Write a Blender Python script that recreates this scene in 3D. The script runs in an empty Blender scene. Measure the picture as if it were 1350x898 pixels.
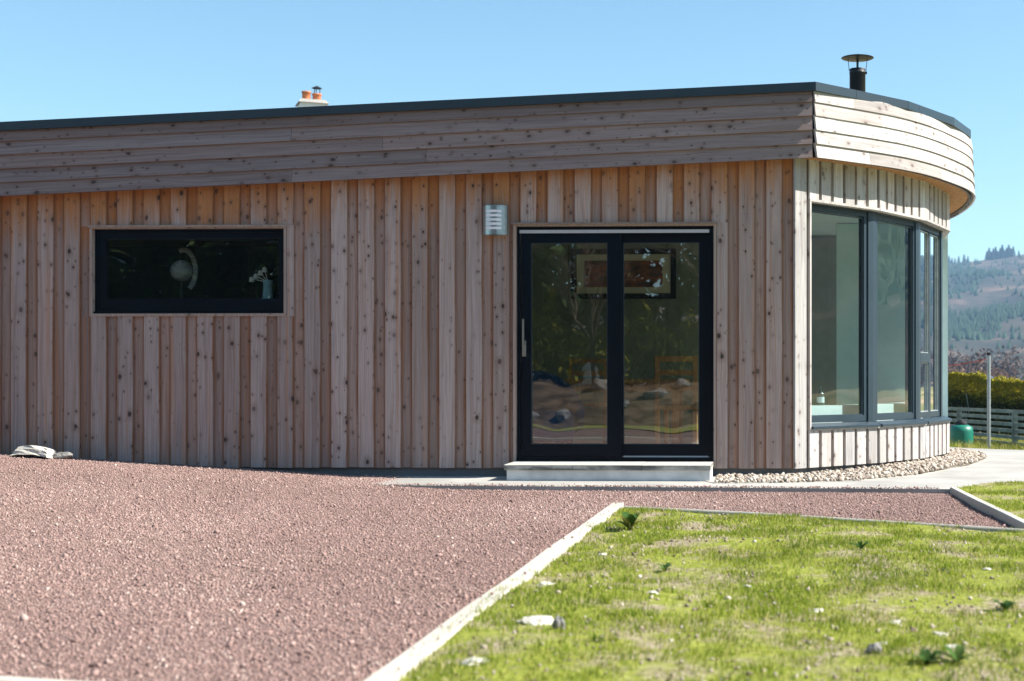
import bpy, math, random
import numpy as np
from mathutils import Vector, noise
random.seed(7); rng = np.random.default_rng(11)
S = bpy.context.scene
COL = S.collection
R = math.radians

# ------------------------------------------------------------------ camera
W_PX, H_PX = 1350.0, 898.0
F, CX, CY, CAMZ = 1860.0, 965.0, 500.0, 0.9      # focal length and principal point in photo pixels
cd = bpy.data.cameras.new('camera'); cam = bpy.data.objects.new('camera', cd); COL.objects.link(cam)
cam.location = (0, 0, CAMZ); cam.rotation_euler = (R(90), 0, 0)
cd.sensor_width = 36; cd.lens = 36 * F / W_PX
cd.shift_x = -(CX - W_PX / 2) / W_PX; cd.shift_y = (CY - H_PX / 2) / W_PX
cd.clip_start = 0.1; cd.clip_end = 9000
cd.dof.use_dof = True; cd.dof.focus_distance = 13.2; cd.dof.aperture_fstop = 3.0
S.camera = cam

# ------------------------------------------------------------------ sky, sun, exposure
SUN_EL, SUN_AZ = R(43), R(0.4)        # azimuth measured from +X towards +Y
wd = bpy.data.worlds.new('World'); S.world = wd; wd.use_nodes = True
nt = wd.node_tree; nt.nodes.clear()
sky = nt.nodes.new('ShaderNodeTexSky'); sky.sky_type = 'NISHITA'; sky.sun_disc = False
sky.sun_elevation = SUN_EL; sky.sun_rotation = math.pi / 2 - SUN_AZ
sky.altitude = 50; sky.air_density = 1.0; sky.dust_density = 0.3; sky.ozone_density = 2.5
bg = nt.nodes.new('ShaderNodeBackground'); bg.inputs['Strength'].default_value = 0.074
wo = nt.nodes.new('ShaderNodeOutputWorld')
wb = nt.nodes.new('ShaderNodeMix'); wb.data_type = 'RGBA'; wb.blend_type = 'MULTIPLY'; wb.inputs[0].default_value = 1.0
wb.inputs[7].default_value = (1.0, 1.16, 1.08, 1)          # even cool white balance of the whole sky
nt.links.new(sky.outputs[0], wb.inputs[6]); nt.links.new(wb.outputs[2], bg.inputs[0]); nt.links.new(bg.outputs[0], wo.inputs[0])
sl = bpy.data.lights.new('sun', 'SUN'); sl.energy = 5.0; sl.angle = R(0.53); sl.color = (1.0, 0.95, 0.87)
so = bpy.data.objects.new('sun', sl); COL.objects.link(so); so.location = (60, 0, 60)
sd = Vector((math.cos(SUN_EL) * math.cos(SUN_AZ), math.cos(SUN_EL) * math.sin(SUN_AZ), math.sin(SUN_EL)))
so.rotation_euler = (-sd).to_track_quat('-Z', 'Y').to_euler()
S.view_settings.view_transform = 'Standard'; S.view_settings.look = 'None'
S.view_settings.exposure = 1.27; S.view_settings.gamma = 1.0; S.view_settings.use_curve_mapping = False
S.render.engine = 'CYCLES'
S.cycles.max_bounces = 10; S.cycles.transparent_max_bounces = 16

# ------------------------------------------------------------------ pixel helpers
P0 = (0.566, 13.0); HA = R(-2.0)
def to_world(x, y):
    return (P0[0] + math.cos(HA) * x - math.sin(HA) * y, P0[1] + math.sin(HA) * x + math.cos(HA) * y)
def to_local(X, Y):
    dx, dy = X - P0[0], Y - P0[1]
    return (math.cos(HA) * dx + math.sin(HA) * dy, -math.sin(HA) * dx + math.cos(HA) * dy)
def hp(px, py, yl=0.0):
    """pixel -> (x, z) on the plane house-local y = yl"""
    ux, uz = (px - CX) / F, (CY - py) / F
    n = (-math.sin(HA), math.cos(HA))
    t = (yl + n[0] * P0[0] + n[1] * P0[1]) / (n[0] * ux + n[1])
    return to_local(ux * t, t)[0], CAMZ + uz * t
def gp(px, py, z=0.0):
    t = F * (CAMZ - z) / (py - CY)
    return ((px - CX) / F * t, t)
def at(px, py, Y):
    return ((px - CX) / F * Y, Y, CAMZ + (CY - py) / F * Y)

# ------------------------------------------------------------------ mesh helpers
class MB:
    def __init__(s): s.v, s.f, s.uv = [], [], []
    def face(s, pts, uvs=None):
        i = len(s.v); s.v += [tuple(p) for p in pts]; s.f.append(tuple(range(i, i + len(pts))))
        s.uv += (uvs if uvs else [(0, 0)] * len(pts))
    def prism(s, loop0, loop1, caps=True, uvscale=1.0):
        """two matching closed loops joined by sides; uv = (around, along)"""
        n = len(loop0); per = 0
        ln = (Vector(loop1[0]) - Vector(loop0[0])).length
        for k in range(n):
            a, b = loop0[k], loop0[(k + 1) % n]; c, d = loop1[(k + 1) % n], loop1[k]
            w = (Vector(b) - Vector(a)).length
            s.face([a, b, c, d], [(per, 0), (per + w, 0), (per + w, ln), (per, ln)]); per += w
        if caps:
            s.face(list(reversed(loop0)), [(p[0], p[1]) for p in reversed(loop0)])
            s.face(list(loop1), [(p[0], p[1]) for p in loop1])
    def box(s, x0, x1, y0, y1, z0, z1):
        a = [(x0, y0, z0), (x1, y0, z0), (x1, y1, z0), (x0, y1, z0)]
        s.prism(a, [(p[0], p[1], z1) for p in a])
    def tube(s, a, b, r0, r1=None, n=10, caps=True):
        r1 = r0 if r1 is None else r1
        a, b = Vector(a), Vector(b); d = (b - a).normalized()
        u = d.orthogonal().normalized(); w = d.cross(u)
        l0 = [a + (u * math.cos(2 * math.pi * k / n) + w * math.sin(2 * math.pi * k / n)) * r0 for k in range(n)]
        l1 = [b + (u * math.cos(2 * math.pi * k / n) + w * math.sin(2 * math.pi * k / n)) * r1 for k in range(n)]
        s.prism([tuple(p) for p in l0], [tuple(p) for p in l1], caps)
    def lathe(s, c, prof, n=24):
        for (r0, z0), (r1, z1) in zip(prof[:-1], prof[1:]):
            for k in range(n):
                a0, a1 = 2 * math.pi * k / n, 2 * math.pi * (k + 1) / n
                q = [(c[0] + r * math.cos(a), c[1] + r * math.sin(a), c[2] + z) for r, a, z in
                     ((r0, a0, z0), (r0, a1, z0), (r1, a1, z1), (r1, a0, z1))]
                if r0 < 1e-6: q = [q[0], q[2], q[3]]
                elif r1 < 1e-6: q = q[:3]
                s.face(q)
    def build(s, name, m, parent=None, smooth=False):
        me = bpy.data.meshes.new(name); me.from_pydata(s.v, [], s.f)
        ul = me.uv_layers.new(name='UVMap')
        ul.data.foreach_set('uv', [c for t in s.uv for c in t[:2]])
        if smooth:
            me.polygons.foreach_set('use_smooth', [True] * len(me.polygons))
            import bmesh
            bm = bmesh.new(); bm.from_mesh(me); bmesh.ops.remove_doubles(bm, verts=bm.verts, dist=1e-5); bm.to_mesh(me); bm.free()
        me.materials.append(m); me.update()
        o = bpy.data.objects.new(name, me); COL.objects.link(o)
        if parent: o.parent = parent
        return o
def tag(o, label=None, cat=None, group=None, kind=None):
    if label: o['label'] = label
    if cat: o['category'] = cat
    if group: o['group'] = group
    if kind: o['kind'] = kind
    return o
def empty(name, loc, rz=0.0):
    o = bpy.data.objects.new(name, None); COL.objects.link(o); o.location = loc; o.rotation_euler = (0, 0, rz)
    o.empty_display_size = 0.2
    return o
def copy_tree(o, parent=None):
    c = o.copy(); COL.objects.link(c); c.parent = parent
    for ch in list(o.children): copy_tree(ch, c)
    return c
def np_mesh(name, verts, tris, m, vcol=None, parent=None, smooth=False):
    me = bpy.data.meshes.new(name)
    nv, nf = len(verts), len(tris); k = tris.shape[1]
    me.vertices.add(nv); me.vertices.foreach_set('co', verts.astype(np.float32).ravel())
    me.loops.add(nf * k); me.loops.foreach_set('vertex_index', tris.astype(np.int32).ravel())
    me.polygons.add(nf); me.polygons.foreach_set('loop_start', np.arange(0, nf * k, k, dtype=np.int32))
    if smooth: me.polygons.foreach_set('use_smooth', np.ones(nf, dtype=bool))
    if vcol is not None:
        at_ = me.attributes.new('tone', 'FLOAT', 'POINT'); at_.data.foreach_set('value', vcol.astype(np.float32))
    me.materials.append(m); me.update(calc_edges=True); me.validate()
    o = bpy.data.objects.new(name, me); COL.objects.link(o)
    if parent: o.parent = parent
    return o
def smooth01(a, b, x):
    t = np.clip((x - a) / (b - a), 0, 1); return t * t * (3 - 2 * t)

# ------------------------------------------------------------------ materials
class NG:
    def __init__(s, name):
        s.m = bpy.data.materials.new(name); s.m.use_nodes = True; s.t = s.m.node_tree
        s.b = s.t.nodes['Principled BSDF']; s.out = s.t.nodes['Material Output']
    def n(s, typ, ins=None, **kw):
        nd = s.t.nodes.new('ShaderNode' + typ)
        for k, v in kw.items(): setattr(nd, k, v)
        for k, v in (ins or {}).items():
            if hasattr(v, 'is_output'): s.t.links.new(v, nd.inputs[k])
            else: nd.inputs[k].default_value = v
        return nd
    def math(s, op, a, b=None, clamp=False):
        i = {0: a}
        if b is not None: i[1] = b
        return s.n('Math', i, operation=op, use_clamp=clamp).outputs[0]
    def mix(s, fac, a, b, blend='MIX'):
        c = lambda v: v if hasattr(v, 'is_output') else (*v, 1.0)
        nd = s.t.nodes.new('ShaderNodeMix'); nd.data_type = 'RGBA'; nd.blend_type = blend
        for sock, v in ((nd.inputs[0], fac), (nd.inputs[6], a), (nd.inputs[7], b)):
            if hasattr(v, 'is_output'): s.t.links.new(v, sock)
            elif isinstance(v, (int, float)): sock.default_value = v
            else: sock.default_value = c(v)
        return nd.outputs[2]
    def ramp(s, fac, lo, hi, inv=False):
        nd = s.n('MapRange', {0: fac, 1: lo, 2: hi, 3: 1.0 if inv else 0.0, 4: 0.0 if inv else 1.0}, interpolation_type='SMOOTHSTEP')
        return nd.outputs[0]
    def noise(s, vec, scale, detail=4, rough=0.55, w=None):
        return s.n('TexNoise', {'Vector': vec, 'Scale': scale, 'Detail': detail, 'Roughness': rough}).outputs[0]
    def vmul(s, v, xyz):
        return s.n('VectorMath', {0: v, 1: xyz}, operation='MULTIPLY').outputs[0]
    def obj(s): return s.n('TexCoord').outputs['Object']
    def pos(s): return s.n('NewGeometry').outputs['Position']
    def set(s, **kw):
        for k, v in kw.items():
            k = {'color': 'Base Color', 'rough': 'Roughness', 'spec': 'Specular IOR Level', 'metal': 'Metallic', 'normal': 'Normal'}[k]
            if hasattr(v, 'is_output'): s.t.links.new(v, s.b.inputs[k])
            else: s.b.inputs[k].default_value = (*v, 1.0) if isinstance(v, tuple) else v
        return s
    def bump(s, h, strength, dist):
        s.t.links.new(s.n('Bump', {'Height': h, 'Strength': strength, 'Distance': dist}).outputs[0], s.b.inputs['Normal']); return s

def plain(name, col, rough=0.6, spec=0.4, metal=0.0, var=0.12, scale=9.0, bump=0.0):
    g = NG(name); p = g.obj()
    n1 = g.noise(p, scale, 5)
    c = g.mix(g.ramp(n1, 0.3, 0.7), tuple(x * (1 - var) for x in col), tuple(min(1, x * (1 + var)) for x in col))
    g.set(color=c, rough=rough, spec=spec, metal=metal)
    if bump: g.bump(g.noise(p, scale * 8, 4), bump, 0.01)
    return g.m

def wood(name, pale, dark, fresh=None, fresh_z=None, stain=0.35, knots=1.0, shelter=0.0):
    g = NG(name)
    uv = g.n('UVMap').outputs[0]
    rnd = g.n('ObjectInfo').outputs['Random']
    off = g.n('CombineXYZ', {0: g.math('MULTIPLY', rnd, 17.3), 1: g.math('MULTIPLY', rnd, 211.7), 2: g.math('MULTIPLY', rnd, 53.1)}).outputs[0]
    p = g.n('VectorMath', {0: uv, 1: off}, operation='ADD').outputs[0]
    warp = g.noise(g.vmul(p, (5, 1.6, 1)), 1.0, 2)
    pw = g.n('VectorMath', {0: p, 1: g.n('CombineXYZ', {0: g.math('MULTIPLY', g.math('SUBTRACT', warp, 0.5), 0.06), 1: 0.0, 2: 0.0}).outputs[0]}, operation='ADD').outputs[0]
    grain = g.noise(g.vmul(pw, (95, 1.8, 1)), 1.0, 5, 0.6)
    rings = g.noise(g.vmul(pw, (38, 0.5, 1)), 1.0, 3, 0.5)
    broad = g.noise(g.vmul(p, (7, 1.1, 1)), 1.0, 4)
    c = g.mix(g.ramp(grain, 0.28, 0.72), tuple(x * 0.74 for x in pale), tuple(x * 1.04 for x in pale))
    c = g.mix(g.math('MULTIPLY', g.ramp(rings, 0.48, 0.64), 0.5), c, dark)
    c = g.mix(g.math('MULTIPLY', g.ramp(broad, 0.5, 0.78), stain), c, (0.165, 0.14, 0.155))
    # a board is greyer or redder than its neighbour
    bt = g.n('TexWhiteNoise', {'W': g.math('MULTIPLY', rnd, 91.7)}, noise_dimensions='1D')
    c = g.mix(g.math('MULTIPLY', bt.outputs[0], 0.42), c, g.mix(0.5, c, (0.30, 0.17, 0.115)))
    hs = g.n('HueSaturation', {'Hue': 0.5, 'Saturation': 1.0, 'Value': g.math('ADD', 0.78, g.math('MULTIPLY', rnd, 0.42)), 'Fac': 1.0, 'Color': c}); c = hs.outputs[0]
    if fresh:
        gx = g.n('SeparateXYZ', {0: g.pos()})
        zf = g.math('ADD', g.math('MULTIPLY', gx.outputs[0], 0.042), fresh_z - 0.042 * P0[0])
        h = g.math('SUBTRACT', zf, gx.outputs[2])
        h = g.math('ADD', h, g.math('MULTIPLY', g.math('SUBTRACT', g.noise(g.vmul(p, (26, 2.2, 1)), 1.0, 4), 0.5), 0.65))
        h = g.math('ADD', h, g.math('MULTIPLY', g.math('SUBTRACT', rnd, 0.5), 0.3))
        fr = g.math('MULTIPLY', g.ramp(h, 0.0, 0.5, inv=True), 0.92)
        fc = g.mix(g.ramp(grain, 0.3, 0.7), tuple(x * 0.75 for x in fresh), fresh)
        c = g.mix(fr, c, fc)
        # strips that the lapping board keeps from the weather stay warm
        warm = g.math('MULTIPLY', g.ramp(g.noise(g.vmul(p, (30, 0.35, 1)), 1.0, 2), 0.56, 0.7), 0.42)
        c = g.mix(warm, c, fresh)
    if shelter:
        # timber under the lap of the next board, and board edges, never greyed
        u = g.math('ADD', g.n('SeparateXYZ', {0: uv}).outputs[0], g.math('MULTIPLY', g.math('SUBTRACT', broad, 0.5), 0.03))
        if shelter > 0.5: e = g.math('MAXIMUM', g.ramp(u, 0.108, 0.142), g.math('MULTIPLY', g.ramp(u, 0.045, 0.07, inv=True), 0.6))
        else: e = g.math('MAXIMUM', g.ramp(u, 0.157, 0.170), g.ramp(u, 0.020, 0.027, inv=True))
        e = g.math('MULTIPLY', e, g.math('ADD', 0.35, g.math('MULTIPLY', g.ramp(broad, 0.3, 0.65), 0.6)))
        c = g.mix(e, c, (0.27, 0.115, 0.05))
    if knots:
        def kn(sx, sy, r, keep, jit):
            q = g.vmul(g.n('VectorMath', {0: p, 1: (jit, jit * 1.7, 0)}, operation='ADD').outputs[0], (sx, sy, 1))
            vo = g.n('TexVoronoi', {'Vector': q, 'Scale': 1.0, 'Randomness': 1.0}, voronoi_dimensions='2D')
            sp = g.n('SeparateColor', {0: vo.outputs['Color']})
            k = g.math('MULTIPLY', g.math('GREATER_THAN', sp.outputs[0], keep), g.ramp(g.noise(g.vmul(p, (3, 1.3, 1)), 1.0, 2), 0.36, 0.6))
            rr = g.math('MULTIPLY', g.math('ADD', 0.35, g.math('MULTIPLY', sp.outputs[1], 1.5)), r)
            d = g.math('DIVIDE', vo.outputs['Distance'], rr)
            core = g.math('MULTIPLY', g.ramp(d, 0.55, 1.1, inv=True), k)
            halo = g.math('MULTIPLY', g.ramp(d, 0.9, 3.2, inv=True), k)
            return core, halo
        for (sx, sy, r, keep, jit) in ((8, 5.5, 0.092, 0.34, 0.0), (13, 9.0, 0.075, 0.5, 3.3)):
            core, halo = kn(sx, sy, r, keep, jit)
            c = g.mix(g.math('MULTIPLY', halo, 0.35 * knots), c, (0.17, 0.095, 0.06))
            c = g.mix(g.math('MULTIPLY', core, 0.9 * knots), c, (0.04, 0.03, 0.028))
    g.set(color=c, rough=0.82, spec=0.2)
    g.bump(grain, 0.35, 0.004)
    return g.m

ZF = 2.917                                     # underside of the fascia at the front corner
def tilt(x, y): return 0.042 * x - 0.018 * max(0.0, y) if x > 0 else 0.042 * x - 0.018 * max(0.0, y)
PALE, DARKW = (0.465, 0.38, 0.35), (0.28, 0.185, 0.15)
M = {}
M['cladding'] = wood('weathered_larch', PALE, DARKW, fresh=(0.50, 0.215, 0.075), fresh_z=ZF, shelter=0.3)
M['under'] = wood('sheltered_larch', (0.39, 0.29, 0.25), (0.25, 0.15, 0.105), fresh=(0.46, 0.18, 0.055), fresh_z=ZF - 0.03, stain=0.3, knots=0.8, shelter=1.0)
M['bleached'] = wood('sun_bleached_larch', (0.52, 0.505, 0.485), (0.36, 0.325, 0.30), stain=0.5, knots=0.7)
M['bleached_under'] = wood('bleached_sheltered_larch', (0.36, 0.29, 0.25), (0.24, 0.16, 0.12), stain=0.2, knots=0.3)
M['fascia'] = wood('silvered_larch', (0.31, 0.25, 0.24), (0.185, 0.13, 0.12), stain=0.55, knots=0.9)
M['soffit'] = wood('fresh_larch', (0.55, 0.30, 0.12), (0.42, 0.19, 0.06), stain=0.0, knots=0.5)
M['lining'] = wood('lining_larch', (0.40, 0.32, 0.27), DARKW, stain=0.25, knots=0.6)
M['oak'] = wood('warm_oak', (0.42, 0.22, 0.09), (0.25, 0.11, 0.04), stain=0.0, knots=0.3)
M['anthracite'] = plain('anthracite_paint', (0.026, 0.044, 0.058), 0.38, 0.4, var=0.06, scale=3)
M['frame_shaded'] = plain('anthracite_shaded', (0.003, 0.006, 0.011), 0.35, 0.12, var=0.06, scale=3)  # same anthracite as the bay frames, front's shade put into the colour
M['steel'] = plain('brushed_steel', (0.40, 0.43, 0.42), 0.3, 0.5, metal=0.9, var=0.1, scale=40)
M['alu'] = plain('aluminium_strip', (0.55, 0.57, 0.6), 0.45, 0.5, metal=0.3, var=0.05)
M['black_steel'] = plain('black_steel', (0.022, 0.022, 0.024), 0.38, 0.5, var=0.15)
M['white'] = plain('white_paint', (0.78, 0.79, 0.77), 0.6, 0.3, var=0.04)
M['opal'] = plain('opal_plastic', (0.9, 0.9, 0.95), 0.4, 0.4, var=0.03)
M['lampback'] = plain('brass_tone_side', (0.5, 0.36, 0.16), 0.45, 0.5, metal=0.5, var=0.1)
M['plaster'] = plain('pale_plaster', (0.76, 0.79, 0.76), 0.8, 0.2, var=0.04)
M['panelling'] = plain('sage_panelling', (0.21, 0.23, 0.18), 0.6, 0.3, var=0.08)
M['floorboards'] = plain('interior_floor', (0.46, 0.38, 0.29), 0.45, 0.4, var=0.2)
M['render'] = plain('step_render', (0.58, 0.60, 0.60), 0.85, 0.2, var=0.14, scale=5, bump=0.2)
M['terracotta'] = plain('terracotta', (0.55, 0.19, 0.08), 0.8, 0.2, var=0.25, scale=6)
M['blue_fabric'] = plain('blue_fabric', (0.012, 0.05, 0.13), 0.9, 0.1, var=0.15)
M['dark'] = plain('dark_stuff', (0.02, 0.02, 0.022), 0.7, 0.2)
M['bottle'] = plain('bottle_glass', (0.05, 0.075, 0.05), 0.12, 0.6)
M['pale_box'] = plain('pale_blue_box', (0.35, 0.55, 0.62), 0.6, 0.3)
M['greentank'] = plain('green_enamel', (0.012, 0.17, 0.115), 0.4, 0.45, var=0.12)
M['galv'] = plain('galvanised', (0.30, 0.34, 0.34), 0.5, 0.5, metal=0.35, var=0.12, scale=14)
M['rail'] = plain('silvered_rail', (0.19, 0.235, 0.22), 0.85, 0.2, var=0.25, scale=5)
M['redline'] = plain('red_line', (0.6, 0.06, 0.03), 0.6, 0.3)
M['slate'] = plain('slate', (0.10, 0.105, 0.115), 0.7, 0.3, var=0.2)
M['teal_wall'] = plain('pale_teal_wall', (0.60, 0.76, 0.73), 0.8, 0.2, var=0.04)
M['dull'] = plain('dull_grey_glaze', (0.26, 0.29, 0.31), 0.5, 0.4)
M['barn'] = plain('blue_sheet', (0.06, 0.10, 0.16), 0.6, 0.3)
M['bark'] = plain('bark', (0.13, 0.10, 0.08), 0.9, 0.1, var=0.3)

def concrete_mat(name, base, streak=0.3):
    g = NG(name); p = g.pos()
    a = g.noise(p, 1.3, 6, 0.6); b = g.noise(p, 24, 5); d = g.noise(g.vmul(p, (1, 5, 1)), 2.2, 4)
    c = g.mix(g.ramp(a, 0.3, 0.7), tuple(x * (1 - streak) for x in base), base)
    c = g.mix(g.math('MULTIPLY', g.ramp(d, 0.5, 0.75), 0.4), c, tuple(x * 0.68 for x in base))
    c = g.mix(g.math('MULTIPLY', g.ramp(b, 0.52, 0.75), 0.35), c, tuple(x * 0.6 for x in base))
    g.set(color=c, rough=0.88, spec=0.2); g.bump(b, 0.3, 0.01)
    return g.m
M['concrete'] = concrete_mat('path_concrete', (0.40, 0.385, 0.355))
M['plinth'] = concrete_mat('plinth_concrete', (0.185, 0.195, 0.20), 0.2)
M['edging'] = concrete_mat('edging_concrete', (0.50, 0.465, 0.40), 0.22)
def slab_mat():
    g = NG('slab_weathered'); p = g.pos(); nrm = g.n('SeparateXYZ', {0: g.n('NewGeometry').outputs['Normal']})
    a = g.noise(g.vmul(p, (2.2, 2.2, 9)), 1.0, 5, 0.65); b = g.noise(p, 30, 4)
    c = g.mix(g.ramp(b, 0.3, 0.7), (0.40, 0.38, 0.34), (0.50, 0.48, 0.43))
    edge = g.math('SUBTRACT', 1.0, g.ramp(nrm.outputs[2], 0.3, 0.8))
    c = g.mix(g.math('MULTIPLY', g.ramp(a, 0.38, 0.6), g.math('MULTIPLY', edge, 0.85)), c, (0.075, 0.075, 0.07))   # algae on the slab edges
    g.set(color=c, rough=0.9, spec=0.15); g.bump(b, 0.3, 0.008); return g.m
M['slab'] = slab_mat()

def glass(name, tint, refl):
    g = NG(name); g.t.nodes.remove(g.b)
    tr = g.n('BsdfTransparent', {0: (*tint, 1)}); gl = g.n('BsdfGlossy', {0: (0.95, 0.97, 1.0, 1), 1: 0.005})
    wob = g.noise(g.obj(), 1.7, 1)
    bp = g.n('Bump', {'Height': wob, 'Strength': 0.05, 'Distance': 0.05}); g.t.links.new(bp.outputs[0], gl.inputs['Normal'])
    f5 = g.math('POWER', g.n('LayerWeight', {0: 0.5}).outputs['Facing'], 5.0)      # Schlick, the same from both sides of the pane
    fac = g.math('MULTIPLY', g.math('ADD', 0.04, g.math('MULTIPLY', f5, 0.96)), refl, True)
    mx = g.n('MixShader', {0: fac, 1: tr.outputs[0], 2: gl.outputs[0]})
    g.t.links.new(mx.outputs[0], g.out.inputs[0]); return g.m
M['glass'] = glass('door_glazing', (0.84, 0.88, 0.82), 4.6)
M['bayglass'] = glass('bay_glazing', (0.68, 0.82, 0.82), 3.4)

def gravel_mat():
    g = NG('red_gravel_bed'); p = g.pos()
    a = g.noise(p, 55, 5, 0.7); b = g.noise(p, 0.9, 4); v = g.n('TexVoronoi', {'Vector': p, 'Scale': 70.0})
    c = g.mix(g.ramp(a, 0.3, 0.7), (0.19, 0.122, 0.105), (0.37, 0.255, 0.225))
    c = g.mix(g.math('MULTIPLY', g.ramp(b, 0.5, 0.7), 0.25), c, (0.36, 0.28, 0.2))
    g.set(color=c, rough=0.95, spec=0.1); g.bump(g.math('ADD', v.outputs['Distance'], a), 0.9, 0.03); return g.m
M['gravel'] = gravel_mat()
def tone_mat(name, stops, rough=0.9, extra=None, trans=0.0):
    g = NG(name); t = g.n('Attribute', attribute_name='tone').outputs['Fac']
    cr = g.n('ValToRGB', {0: t}); el = cr.color_ramp.elements
    while len(el) < len(stops): el.new(0.5)
    for e, (q, c) in zip(el, stops): e.position = q; e.color = (*c, 1)
    c = cr.outputs[0]
    if extra: c = g.mix(g.ramp(g.noise(g.pos(), extra, 4), 0.3, 0.75), c, g.mix(1.0, c, (0.62, 0.6, 0.55), 'MULTIPLY'))
    g.set(color=c, rough=rough, spec=0.15)
    if trans:
        tl = g.n('BsdfTranslucent', {0: c}); mx = g.n('MixShader', {0: trans, 1: g.b.outputs[0], 2: tl.outputs[0]})
        g.t.links.new(mx.outputs[0], g.out.inputs[0])
    return g.m
M['chips'] = tone_mat('red_gravel_chips', [(0, (0.09, 0.06, 0.052)), (0.3, (0.25, 0.16, 0.139)), (0.7, (0.37, 0.25, 0.22)), (1, (0.56, 0.46, 0.40))])
M['pebbles'] = tone_mat('cream_pebbles', [(0, (0.17, 0.13, 0.10)), (0.3, (0.37, 0.305, 0.25)), (0.75, (0.52, 0.455, 0.39)), (1, (0.66, 0.62, 0.56))], extra=30)
M['grass'] = tone_mat('grass_blades', [(0, (0.055, 0.11, 0.012)), (0.35, (0.175, 0.25, 0.02)), (0.7, (0.32, 0.345, 0.048)), (1, (0.52, 0.43, 0.21))], trans=0.4)
M['leaf'] = tone_mat('weed_leaves', [(0, (0.025, 0.06, 0.012)), (0.6, (0.06, 0.13, 0.025)), (1, (0.25, 0.2, 0.06))], trans=0.25)
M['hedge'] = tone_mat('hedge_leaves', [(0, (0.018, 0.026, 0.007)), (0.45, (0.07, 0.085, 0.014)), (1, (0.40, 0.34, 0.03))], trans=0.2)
M['evergreen'] = tone_mat('evergreen_leaves', [(0, (0.012, 0.022, 0.01)), (0.6, (0.035, 0.06, 0.022)), (1, (0.07, 0.10, 0.03))], trans=0.15)
M['twigs'] = tone_mat('bare_twigs', [(0, (0.05, 0.03, 0.024)), (0.5, (0.115, 0.066, 0.048)), (1, (0.23, 0.15, 0.12))])
M['conifer'] = tone_mat('conifer_needles', [(0, (0.012, 0.028, 0.018)), (1, (0.035, 0.065, 0.035))])
def lawn_mat():
    g = NG('lawn_soil'); p = g.pos(); a = g.noise(p, 2.3, 5, 0.6); b = g.noise(p, 26, 5, 0.7)
    c = g.mix(g.ramp(b, 0.3, 0.72), (0.19, 0.145, 0.09), (0.42, 0.36, 0.25))
    c = g.mix(g.math('MULTIPLY', g.ramp(a, 0.38, 0.54), g.ramp(g.noise(p, 11, 4), 0.22, 0.42)), c, g.mix(g.ramp(b, 0.3, 0.7), (0.15, 0.18, 0.022), (0.29, 0.31, 0.06)))
    g.set(color=c, rough=0.95, spec=0.1); g.bump(b, 0.8, 0.03); return g.m
M['lawn'] = lawn_mat()
M['bank'] = plain('bank_soil', (0.12, 0.085, 0.055), 0.95, 0.1, var=0.5, scale=3)
def ground_mat():
    g = NG('rough_pasture'); p = g.pos(); a = g.noise(p, 0.03, 5); b = g.noise(p, 1.5, 5)
    c = g.mix(g.ramp(b, 0.3, 0.7), (0.09, 0.11, 0.03), (0.20, 0.19, 0.07))
    c = g.mix(g.ramp(a, 0.42, 0.6), c, (0.33, 0.25, 0.14))
    g.set(color=c, rough=0.95, spec=0.1); return g.m
M['ground'] = ground_mat()
def hill_mat():
    g = NG('moorland'); p = g.pos(); q = g.vmul(p, (1, 1, 3.2))
    a = g.noise(q, 0.0045, 6, 0.6); b = g.noise(q, 0.017, 6, 0.65); c3 = g.noise(q, 0.09, 4)
    c = g.mix(g.ramp(a, 0.36, 0.62), (0.038, 0.046, 0.042), (0.10, 0.085, 0.07))
    c = g.mix(g.ramp(b, 0.5, 0.66), c, (0.19, 0.135, 0.105))
    c = g.mix(g.math('MULTIPLY', g.ramp(c3, 0.42, 0.7), 0.55), c, (0.055, 0.06, 0.04))
    g.set(color=c, rough=1.0, spec=0.0); return g.m
M['hill'] = hill_mat()
def picture_mat():
    g = NG('painting'); p = g.obj(); s_ = g.n('SeparateXYZ', {0: p})
    a = g.noise(g.vmul(p, (3, 1, 9)), 1.5, 5)
    c = g.mix(g.ramp(a, 0.35, 0.65), (0.09, 0.05, 0.05), (0.34, 0.10, 0.045))
    c = g.mix(g.ramp(g.math('ADD', s_.outputs[2], g.math('MULTIPLY', a, 0.2)), 0.0, 0.16, inv=True), c, (0.12, 0.12, 0.15))
    g.set(color=c, rough=0.6); return g.m
M['painting'] = picture_mat()
M['mat_board'] = plain('cream_mount', (0.62, 0.58, 0.45), 0.8, 0.2, var=0.03)
M['pale_rock'] = plain('pale_rock', (0.52, 0.49, 0.43), 0.9, 0.2, var=0.3, scale=14, bump=0.5)
M['grey_rock'] = plain('grey_rock', (0.2, 0.19, 0.18), 0.9, 0.2, var=0.3, scale=14, bump=0.5)

# ------------------------------------------------------------------ ground levels
def zg(X, Y):
    """level of the yard and the land beyond it"""
    Y = np.asarray(Y, dtype=float); X = np.asarray(X, dtype=float)
    d = np.sqrt(X ** 2 + Y ** 2)
    return -0.25 * smooth01(16, 24, Y) - 1.0 * smooth01(30, 300, d) * (Y > 0)
def zgrav(X, Y):
    X = np.asarray(X, dtype=float); Y = np.asarray(Y, dtype=float)
    lx = X - P0[0]
    ramp = 0.205 * np.clip((-lx - 4.05) / 3.4, 0, 1.15)
    z = -0.035 + ramp * smooth01(6.5, 12.6, Y) + 0.042 * smooth01(-2.7, -4.0, lx) * smooth01(10.8, 11.9, Y)
    return z + 0.010 * np.sin(X * 2.1 + Y) * np.sin(Y * 1.7) * (1 - smooth01(10, 11.5, Y))
def zlawn(X, Y):
    X = np.asarray(X, dtype=float); Y = np.asarray(Y, dtype=float)
    return 0.004 + 0.018 * np.sin(X * 1.9 + 0.6 * Y) * np.sin(Y * 1.3 + 1) + 0.012 * np.sin(X * 4.7 + 1.3) * np.sin(Y * 5.1)

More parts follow.
